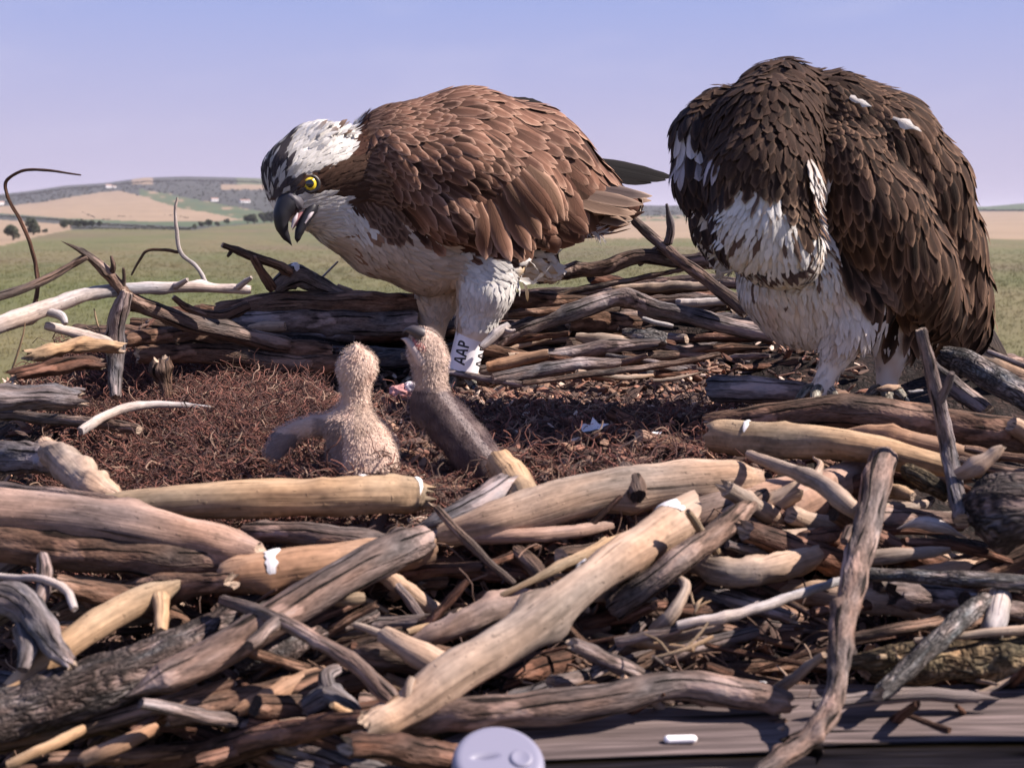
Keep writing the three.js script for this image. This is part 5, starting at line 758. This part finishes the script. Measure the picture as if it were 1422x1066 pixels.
// ------------------------------------------------------------------ the second osprey, head tucked down preening its breast
{
  const b = new Creature(1.28, .015, .06);
  b.chain([1085, 158, .03, 66], [1150, 205, .05, 92], [1200, 300, .05, 104], [1195, 375, .04, 90], [1165, 405, .0, 70]);
  b.chain([1100, 330, .0, 74], [1108, 395, -.01, 74], [1118, 432, -.01, 52]);
  b.chain([1240, 380, .06, 74], [1290, 440, .08, 46], [1330, 474, .1, 22]);
  b.chain([1082, 148, .0, 62], [1062, 190, -.05, 66], [1058, 250, -.085, 66], [1062, 310, -.10, 58]);         // neck bent down
  b.chain([1050, 320, -.10, 52], [1085, 345, -.10, 46], [1108, 362, -.085, 28]);                              // head
  b.chain([1000, 158, .04, 36], [976, 190, .03, 38], [972, 250, .02, 32], [990, 320, .02, 22], [1004, 368, .02, 10]);   // far wing
  b.chain([1160, 165, .01, 62], [1225, 200, .01, 66], [1272, 260, .025, 66], [1305, 340, .05, 54], [1330, 410, .07, 40], [1352, 456, .09, 22]);   // near wing
  b.chain([1170, 230, -.03, 54], [1215, 300, -.035, 60], [1262, 370, -.02, 54], [1300, 425, .02, 38]);
  b.chain([1192, 425, -.03, 42], [1178, 460, -.04, 27], [1164, 488, -.042, 17], [1136, 548, -.042, 13]);      // leg
  b.chain([1250, 440, .03, 40], [1240, 480, .03, 24], [1230, 545, .03, 13]);
  const wing = [[1135, 130], [1190, 112], [1260, 145], [1320, 200], [1350, 270], [1366, 360], [1380, 440], [1392, 475], [1330, 470], [1290, 458], [1250, 436], [1205, 400], [1165, 350], [1142, 300], [1140, 220]];
  const farW = (x, y) => x < 986 - Math.max(0, 150 - y) * .8 && y < 340 ;
  const onW = (x, y) => inPoly(wing, x, y) || (x > 1190 && y < table([[1190, 385], [1250, 432], [1300, 455], [1400, 478]], x));
  const DK = [.027, .016, .0125], MID = [.068, .038, .027], EDGE = [.30, .18, .12];
  const headWhite = (x, y) => (y > 262 + noise(x / 14, 3) * 22 + sstep(1040, 1095, x) * 60 && y < 402 && x < 1100 && x > 978) || (x > 1078 && y > 312 + noise(x / 9, 7) * 14 && y < 395 && x < 1148);
  function color(x, y, z, n) {
    if (farW(x, y)) { if (inPoly([[950, 160], [985, 145], [983, 190], [970, 205], [950, 190]], x, y) && noise(x / 10, y / 10) > .12) return [.55, .52, .54]; if (y > 208 && y < 222) return [.40, .37, .41]; return [.035, .026, .028]; }
    if (onW(x, y) || y < 215) return DK;
    if (y < 275 && x < 1150) return DK;
    if (x > 1122 && x < 1152 && y > 215 && y < 345) return [.66, .60, .56];
    if (x < 1150 && y < 392 && n.z > -.2 && z < -20) { if (headWhite(x, y)) return WHITE; if (y > 300 && x < 1098) return WHITE; return DK; }
    return mixc([.72, .64, .56], [.60, .42, .30], clamp(noise(x / 26, y / 34, 2) * 1.6 - .1) * .8);
  }
  b.foot = P(1150, 548, 1.25);
  b.body(.0044, color);
  // breast, belly, legs
  b.scatter(16000, (x, y, n, z) => { if (onW(x, y) && n.z > -.5) return 0; if (y > 530 || (y > 478 && !(x < 1185 && x > 1110) && !(x > 1205 && x < 1262))) return 0; if (y < 385 && !(x > 1085 && x < 1190 && y > 330)) return 0; return 6.5; }, (p, n, [x, y]) => {
    const c0 = color(x, y, 50, n), c = sc(c0, rr(.86, 1.1)), leg = y > 440 && x > 1140 && x < 1215;
    return [leg ? [-.4, 1, 0] : [.25, 1, 0], y > 480 ? rr(8, 13) : rr(20, 36), y > 480 ? rr(3, 5) : rr(5, 10), { nl: 4, nw: 2, lift: y > 480 ? .0012 : .0025, jag: .5, stiff: .45, paint: plainPaint(sc(c, .94), c) }, false];
  });
  // trousers: longer loose feathers at the thigh
  for (let i = 0; i < 40; i++) { const h = b.hit(rr(1165, 1235), rr(430, 462)); b.feather(h, V(rr(-.1, .3), -1, rr(-.1, .1)), rr(28, 44) * b.m, rr(6, 11) * b.m, { nl: 4, nw: 2, lift: .006, stiff: .85, jag: .5, paint: plainPaint([.66, .58, .5], [.7, .62, .55]) }, b.buf); }
  // back of the neck and hood: ruffled dark feathers with rusty fringes
  b.scatter(14000, (x, y, n) => (!onW(x, y) && !farW(x, y) && y < 330 && x < 1165 && n.z > -.6) ? (headWhite(x, y) ? 0 : 8.5) : 0, (p, n, [x, y]) => {
    const low = sstep(190, 290, y), c = mixc(DK, MID, rnd() * .9), tip = mixc(MID, [.38, .25, .17], clamp(low * rr(.0, 1.1) + rr(-.2, .25)));
    const dir = [(x - 1075) / 260 + rr(-.25, .25), .25 + sstep(90, 170, y), 0]; if (x < 1122 || y < 215) return [dir, rr(24, 42), rr(11, 17), { nl: 5, nw: 4, lift: rr(.0015, .005), stiff: .5, jag: .45, paint: brownPaint(c, tip, .9, .8), camber: .2, twist: rr(-.3, .3) }, y < 300 && n.z > 0];
    const wh = y > 225; return [[.15, 1, 0], rr(26, 40), rr(8, 12), { nl: 4, nw: 2, lift: .006, stiff: .7, jag: .5, paint: wh ? plainPaint([.5, .44, .4], [.70, .66, .63]) : brownPaint(c, tip, .8, .8) }, false];
  });
  // white crown, streaming toward the forehead
  b.scatter(16000, (x, y, n) => (!farW(x, y) && headWhite(x, y) && n.z > -.5 && x < 1150) ? 5.2 : 0, (p, n, [x, y]) => {
    const dark = noise(x / 7, y / 16, 8) > .36, c = dark ? [.14, .09, .07] : sc(WHITE, rr(.82, 1.05));
    const dir = x < 1085 ? [-.55 + (x - 1000) / 90, .75, 0] : [.1, 1, 0]; return [dir, rr(24, 40), rr(5, 9), { nl: 5, nw: 2, lift: rr(.0015, .004), stiff: .5, jag: .5, paint: plainPaint(sc(c, .9), c) }, false];
  });
  for (let i = 0; i < 14; i++) { const h = b.hit(rr(990, 1012), rr(285, 365)); b.feather(h, V(-.8, rr(-1, -.1), rr(-.1, .4)), rr(14, 24) * b.m, rr(3, 6) * b.m, { nl: 3, nw: 2, lift: .006, stiff: .9, jag: .4, paint: plainPaint(WHITE, sc(WHITE, .95)) }, b.buf); }
  for (let i = 0; i < 46; i++) { const t = rnd(), h = b.hit(mix(1010, 1120, t), mix(372, 384, Math.sin(t * 3.1)) - rr(0, 8)); b.feather(h, V(rr(.2, .9), rr(-.8, -.2), 0), rr(14, 28) * b.m, rr(4, 7) * b.m, { nl: 3, nw: 2, lift: .004, stiff: .7, paint: plainPaint([.05, .035, .033], [.12, .08, .07]) }, b.buf); }
  // white side of the neck between hood and wing
  for (let i = 0; i < 70; i++) { const t = rnd(), h = b.hit(mix(1124, 1140, t) + rr(-7, 7), mix(222, 335, t)); b.feather(h, V(rr(-.1, .35), -1, rr(.1, .4)), rr(20, 34) * b.m, rr(5, 9) * b.m, { nl: 4, nw: 2, lift: .008, o0: .004, stiff: .7, jag: .5, paint: i % 3 ? plainPaint([.45, .39, .35], [.62, .58, .55]) : brownPaint(MID, EDGE, .8, .8) }, b.buf); }
  // far wing feathers
  b.scatter(9000, (x, y, n) => farW(x, y) && n.z > -.6 ? 10 : 0, (p, n, [x, y]) => { const c = color(x, y, 0, n); return [[.12 + (y - 200) / 500, 1, 0], rr(34, 52), rr(14, 20), { nl: 6, nw: 4, lift: .005, paint: brownPaint(sc(c, rr(.8, 1.2)), mixc(c, EDGE, c[0] > .2 ? 0 : .22), .8, .8), stiff: .5, camber: .3 }, true]; });
  // near wing: coverts then long feathers
  b.scatter(30000, (x, y, n) => { if (!onW(x, y) || n.z < -.5) return 0; const t = clamp(Math.hypot(x - 1160, y - 150) / 330); return t < .25 ? 8 : t < .5 ? 11 : t < .75 ? 14 : 17; }, (p, n, [x, y]) => {
    const t0 = clamp(Math.hypot(x - 1160, y - 150) / 330), t = t0 < .25 ? .08 : t0 < .5 ? .4 : t0 < .75 ? .75 : 1.1, tone = clamp(.35 + .7 * noise(x / 30, y / 30, 6) + rr(-.2, .25)), base = mixc(DK, [.12, .067, .046], tone), upper = sstep(210, 150, y);
    const dx = .16 + sstep(1150, 1330, x) * .42 * sstep(420, 120, y) + upper * .5; return [[dx, 1, 0], mix(24, 92, t) * rr(.8, 1.2), mix(12, 24, t) * rr(.85, 1.15), { nl: 9, nw: 6, lift: mix(.0025, .006, t) * rr(.5, 1.5), paint: brownPaint(rnd() < .25 ? sc(base, .5) : base, mixc(base, EDGE, rr(.45, 1)), 1, .45), stiff: .5, camber: .24, point: rr(.1, .8), twist: rr(-.16, .16), jag: .16 }, true];
  });
  for (const [x, y, w, l] of [[1178, 130, 9, 32], [1238, 158, 11, 44]]) { const h = b.hit(x, y + 8); h.addScaledVector(b.grad(h), .006); b.single(h, V(1, -.55, 0), l * b.m, w * b.m, { nl: 6, nw: 4, lift: .003, o0: .006, paint: plainPaint([.5, .45, .42], WHITE), stiff: .6, jag: .7, point: 0 }, 'white feather showing on the dark shoulder'); }
  // secondaries hanging along the lower edge, primaries and tail
  for (let i = 0; i < 16; i++) { const t = i / 15, tx = mix(1215, 1378, t), ty = table([[1215, 412], [1260, 444], [1300, 466], [1378, 482]], tx), L = mix(70, 130, t), dx = mix(.30, .34, t), r = b.hit(tx - dx * L * .9, ty - .94 * L * .9), c = mixc(DK, [.15, .095, .07], rnd()); b.single(r, V(dx, -.94, 0), L * b.m, 22 * b.m, { nl: 10, nw: 6, lift: .007, stiff: .65, paint: brownPaint(c, mixc(c, EDGE, .7), .85, .7), camber: .22, point: .5, pull: .2 }); }
  const long = (x0, y0, z0, x1, y1, z1, w, c, e) => { const A = b.pt(x0, y0, z0), B = b.pt(x1, y1, z1), d = B.clone().sub(A); b.single(A, d, d.length(), w * b.m, { nl: 10, nw: 6, normal: V(.5, .3, .8).normalize(), lift: 0, o0: -1, pull: 0, stiff: .97, paint: brownPaint(c, e, .8, .9), camber: .16, point: .3 }); };
  for (let i = 0; i < 6; i++) long(1310 + i * 6, 360 + i * 8, .08 + .01 * i, 1372 + i * 6, 478 + i * 4, .12 + .015 * i, 22, [.03, .024, .024], [.10, .075, .06]);
  for (let i = 0; i < 6; i++) long(1300, 440 + i * 4, .1 + .02 * i, 1392 - i * 8, 492 + i * 7, .18 + .02 * i, 24, [.06, .045, .04], [.16, .12, .1]);
  b.flushBig(300);
  foot(b, 1138, 542, -.035, 1.1, footMat, clawMat, [[-30, 14, -.02], [-6, 16, -.04], [24, 10, -.02]]);
  foot(b, 1230, 545, .03, 1.1, footMat, clawMat, [[-28, 10, -.01], [4, 14, -.04], [26, 8, -.01]]);
  // bill, tucked into the breast
  const q = (px, py, dz, r) => ({ p: P(px, py, 1.28 + dz), r: r * 1.28 / FPX });
  part(tubeMesh([q(1090, 372, -.105, 15), q(1112, 384, -.10, 13), q(1128, 388, -.085, 9), q(1134, 394, -.065, 4)], beakMat, { end: 'point' }), 'beak', b.o, 'dark beak tucked against the breast');
  b.done('osprey', 'dark brown osprey with its head tucked down preening its breast', 'bird', null, 'plumage');
}
// ------------------------------------------------------------------ chicks
function chickFuzz(b, color, dirF, lenA, lenB, sp = 1.7) { b.scatter(70000, (x, y, n) => sp, (p, n, [x, y, z]) => { const c = sc(color(x, y, z, n), rr(.8, 1.18)); return [dirF(x, y), rr(lenA, lenB), rr(.8, 1.4), { nl: 2, nw: 1, lift: rr(.001, .0035), stiff: .85, paint: plainPaint(sc(c, .85), c), camber: 0 }, false]; }); }
{
  const b = new Creature(1.04, .010, .03);
  b.chain([494, 514, 0, 20], [500, 506, .0, 18], [489, 503, -.003, 15]); b.chain([494, 490, -.006, 8], [494, 481, -.010, 4]);
  b.chain([495, 520, 0, 18], [493, 545, 0, 14.5], [493, 566, .002, 18]); b.chain([492, 594, 0, 32], [502, 625, .01, 46], [508, 665, .01, 52]);
  b.chain([466, 588, -.004, 17], [436, 590, .004, 11], [412, 597, .006, 9.5], [392, 609, .004, 10.5], [374, 627, .002, 7]); b.chain([398, 612, .004, 7], [386, 634, .0, 5]);
  const TANC = [.60, .45, .37]; const color = (x, y) => { let c = mixc(TANC, [.50, .33, .26], clamp(noise(x / 14, y / 14) * 1.2)); if (x < 470 && y > 590 && x > 425) c = mixc(c, [.16, .12, .115], .7); if (y > 565 && y < 610 && Math.abs(x - 500) < 14) c = mixc(c, [.28, .21, .17], .5); if (x < 400 && y > 612) c = [.25, .2, .19]; if (y > 530 && y < 556) c = sc(c, .93); return c; };
  b.foot = P(500, 665, 1.02); b.body(.0028, color); chickFuzz(b, color, (x, y) => y < 530 ? [(x - 495) / 40, .6] : x < 440 ? [-1, .6] : [(x - 500) / 90, 1], 3.5, 6);
  b.done('osprey_chick', 'beige downy chick seen from behind with one wing stub held out', 'chick', null, 'down', downMat);
}
{
  const b = new Creature(1.06, .010, .03);
  b.chain([594, 480, 0, 20], [597, 500, 0, 21], [597, 528, 0, 17], [600, 552, 0, 20]); b.chain([584, 472, -.004, 13], [580, 484, -.004, 11]);
  b.chain([602, 562, .0, 25], [622, 588, .004, 29], [648, 618, .008, 29], [672, 648, .01, 30]); b.chain([588, 560, 0, 19], [582, 575, -.006, 13]);
  const color = (x, y) => { if (y < 548) return mixc([.54, .41, .34], [.27, .195, .17], clamp(sstep(470, 520, y) * .35 + noise(x / 12, y / 12) * .8) * .8); const s = Math.abs((x - 608) * .82 - (y - 556) * .60 - 4); return s < 4.5 ? [.30, .245, .235] : mixc([.105, .076, .078], [.22, .165, .155], clamp(noise(x / 16, y / 16) + .2)); };
  b.foot = P(640, 655, 1.04); b.body(.0028, color); chickFuzz(b, color, (x, y) => y < 540 ? [(x - 600) / 60, 1] : [.8, 1], 3.5, 6);
  const q = (px, py, dz, r) => ({ p: P(px, py, 1.06 + dz), r: r * 1.06 / FPX }), cb = new THREE.MeshStandardMaterial({ color: colr(.05, .04, .045), roughness: .5 }), pinkM = new THREE.MeshStandardMaterial({ color: colr(.46, .12, .10), roughness: .5 });
  part(tubeMesh([q(588, 464, -.012, 11), q(574, 458, -.014, 8), q(563, 458, -.014, 4.5), q(558, 464, -.014, 1)], cb, { end: 'point', taper: 2 }), 'upper_beak', b.o, 'dark beak raised and open');
  part(tubeMesh([q(588, 506, -.012, 9), q(576, 486, -.014, 6.5), q(564, 472, -.014, 4), q(556, 470, -.014, 1.5)], new THREE.MeshStandardMaterial({ color: colr(.45, .36, .34), roughness: .6 }), { end: 'point', taper: 2 }), 'lower_beak', b.o);
  part(tubeMesh([q(590, 490, -.01, 9), q(578, 478, -.012, 8), q(572, 468, -.012, 4)], pinkM, { end: 'point', taper: 2 }), 'mouth', b.o, 'red open mouth');
  b.done('osprey_chick', 'grey downy chick with a pale back stripe begging with open beak', 'chick', null, 'down', downMat);
}
// ------------------------------------------------------------------ small things lying about
stick('straw', 'bent dry grass stem standing at the outer side rim', 'straw', W.yellow(), [[14, 520, 1.2, 1.6], [24, 490, 1.2, 1.6], [32, 462, 1.2, 1.2], [34, 448, 1.2, .8]], { knots: 0 });
stick('straw', 'thin dry stem above the splintered tan slab', 'straw', W.yellow(), [[138, 462, 1.34, 1.4], [134, 446, 1.34, 1.4], [130, 428, 1.34, 1]], { knots: 0 });
stick('grass_sprig', 'yellow green grass sprig caught low in the heap', 'sprig', W.yellow(), [[905, 915, -.02, 3], [950, 902, -.03, 3.2], [990, 884, -.03, 3]], { knots: 0, twigs: [[[950, 902, -.03, 2.4], [972, 880, -.035, 2], [985, 862, -.035, 1.4]], [[930, 908, -.03, 2], [915, 890, -.035, 1.8], [895, 880, -.035, 1.2]]] });
stick('grass_sprig', 'small yellow tuft of dry leaf by the white twig', 'sprig', W.yellow(), [[965, 850, -.03, 2], [970, 838, -.035, 3.4], [978, 828, -.035, 1]], { knots: 0, end: 'point', twigs: [[[968, 846, -.03, 2.2], [978, 838, -.035, 2], [988, 834, -.035, 1]], [[966, 846, -.03, 2], [962, 834, -.035, 1.8], [960, 822, -.035, 1]]] });
stick('bark_flake', 'pale papery bark flake lying by the far leg', 'bark', W.pale(), [[1222, 540, 1.235, 9], [1236, 537, 1.235, 13], [1250, 536, 1.235, 9]], { flat: .25, rough: .2, start: 'ragged', end: 'ragged', knots: 0 });
stick('bark_flake', 'thin white bark chip beside the papery flake', 'bark', W.white(), [[1262, 544, 1.225, 5], [1272, 543, 1.225, 6], [1282, 542, 1.225, 4]], { flat: .3, rough: .2, knots: 0 });
{
  const lump = (px, py, d, r, sx, sy, sz, sd) => { const g = new THREE.IcosahedronGeometry(r, 4), a = g.attributes.position; for (let i = 0; i < a.count; i++) { const x = a.getX(i) / r, y = a.getY(i) / r, z = a.getZ(i) / r, n = 1 + .35 * noise(x * 1.6 + sd, y * 1.6, z * 1.6) + .12 * noise(x * 5 + sd, y * 5, z * 5); a.setXYZ(i, a.getX(i) * n * sx, a.getY(i) * n * sy, a.getZ(i) * n * sz); } g.computeVertexNormals(); const p = P(px, py, d); return [g, p]; };
  const o = new THREE.Group(), base = P(562, 552, 1.36); o.position.copy(base);
  for (const [px, py, r, sx, sy, c, nm, sd] of [[556, 544, .010, 1.3, .9, colr(.50, .24, .22), 'flesh', 1], [570, 538, .0075, 1, 1, colr(.66, .58, .60), 'skin', 5], [563, 552, .008, 1.6, .5, colr(.42, .20, .17), 'flesh', 9]]) { const [g, p] = lump(px, py, 1.36, r, sx, sy, 1, sd); const m = new THREE.Mesh(g, new THREE.MeshPhysicalMaterial({ color: c, roughness: .45, clearcoat: .15 })); m.position.copy(p).sub(base); part(m, nm, o); }
  thing(o, 'fish_scrap', 'pink and white scrap of fish on the nest floor', 'fish scrap');
}
{
  const fl = new Creature(1.3, .01, 0); fl.sdf = (x, y, z) => y - coreY(x, z) - .006; fl.grad = () => V(0, 1, 0);
  [[808, 622, 40, 'bluish white down feather on the dark nest floor'], [820, 607, 30, 'second white down feather beside the bluish one'], [922, 617, 26, 'small pale feather at the front edge of the floor'], [470, 640, 22, 'tiny pale feather in the lining by the tan log']].forEach(([px, py, l, label], i) => {
    const p = P(px, py, table(DROW, py)); p.y = coreY(p.x, p.z) + .016; const b = { pos: [], col: [], uv: [], idx: [] }; fl.feather(p, V(Math.cos(i * 2.1), .25, Math.sin(i * 2.1)), l * .0007, l * .00035, { nl: 6, nw: 4, normal: V(.2, .9, .4).normalize(), jag: .8, camber: -.4, paint: () => [.72, .70, .72] }, b);
    const g = geoOf(b); g.translate(-p.x, -p.y, -p.z); const m = new THREE.Mesh(g, featherMat); m.position.copy(p); thing(m, 'loose_feather', label, 'feather');
  });
}
renderer.render(scene, camera);
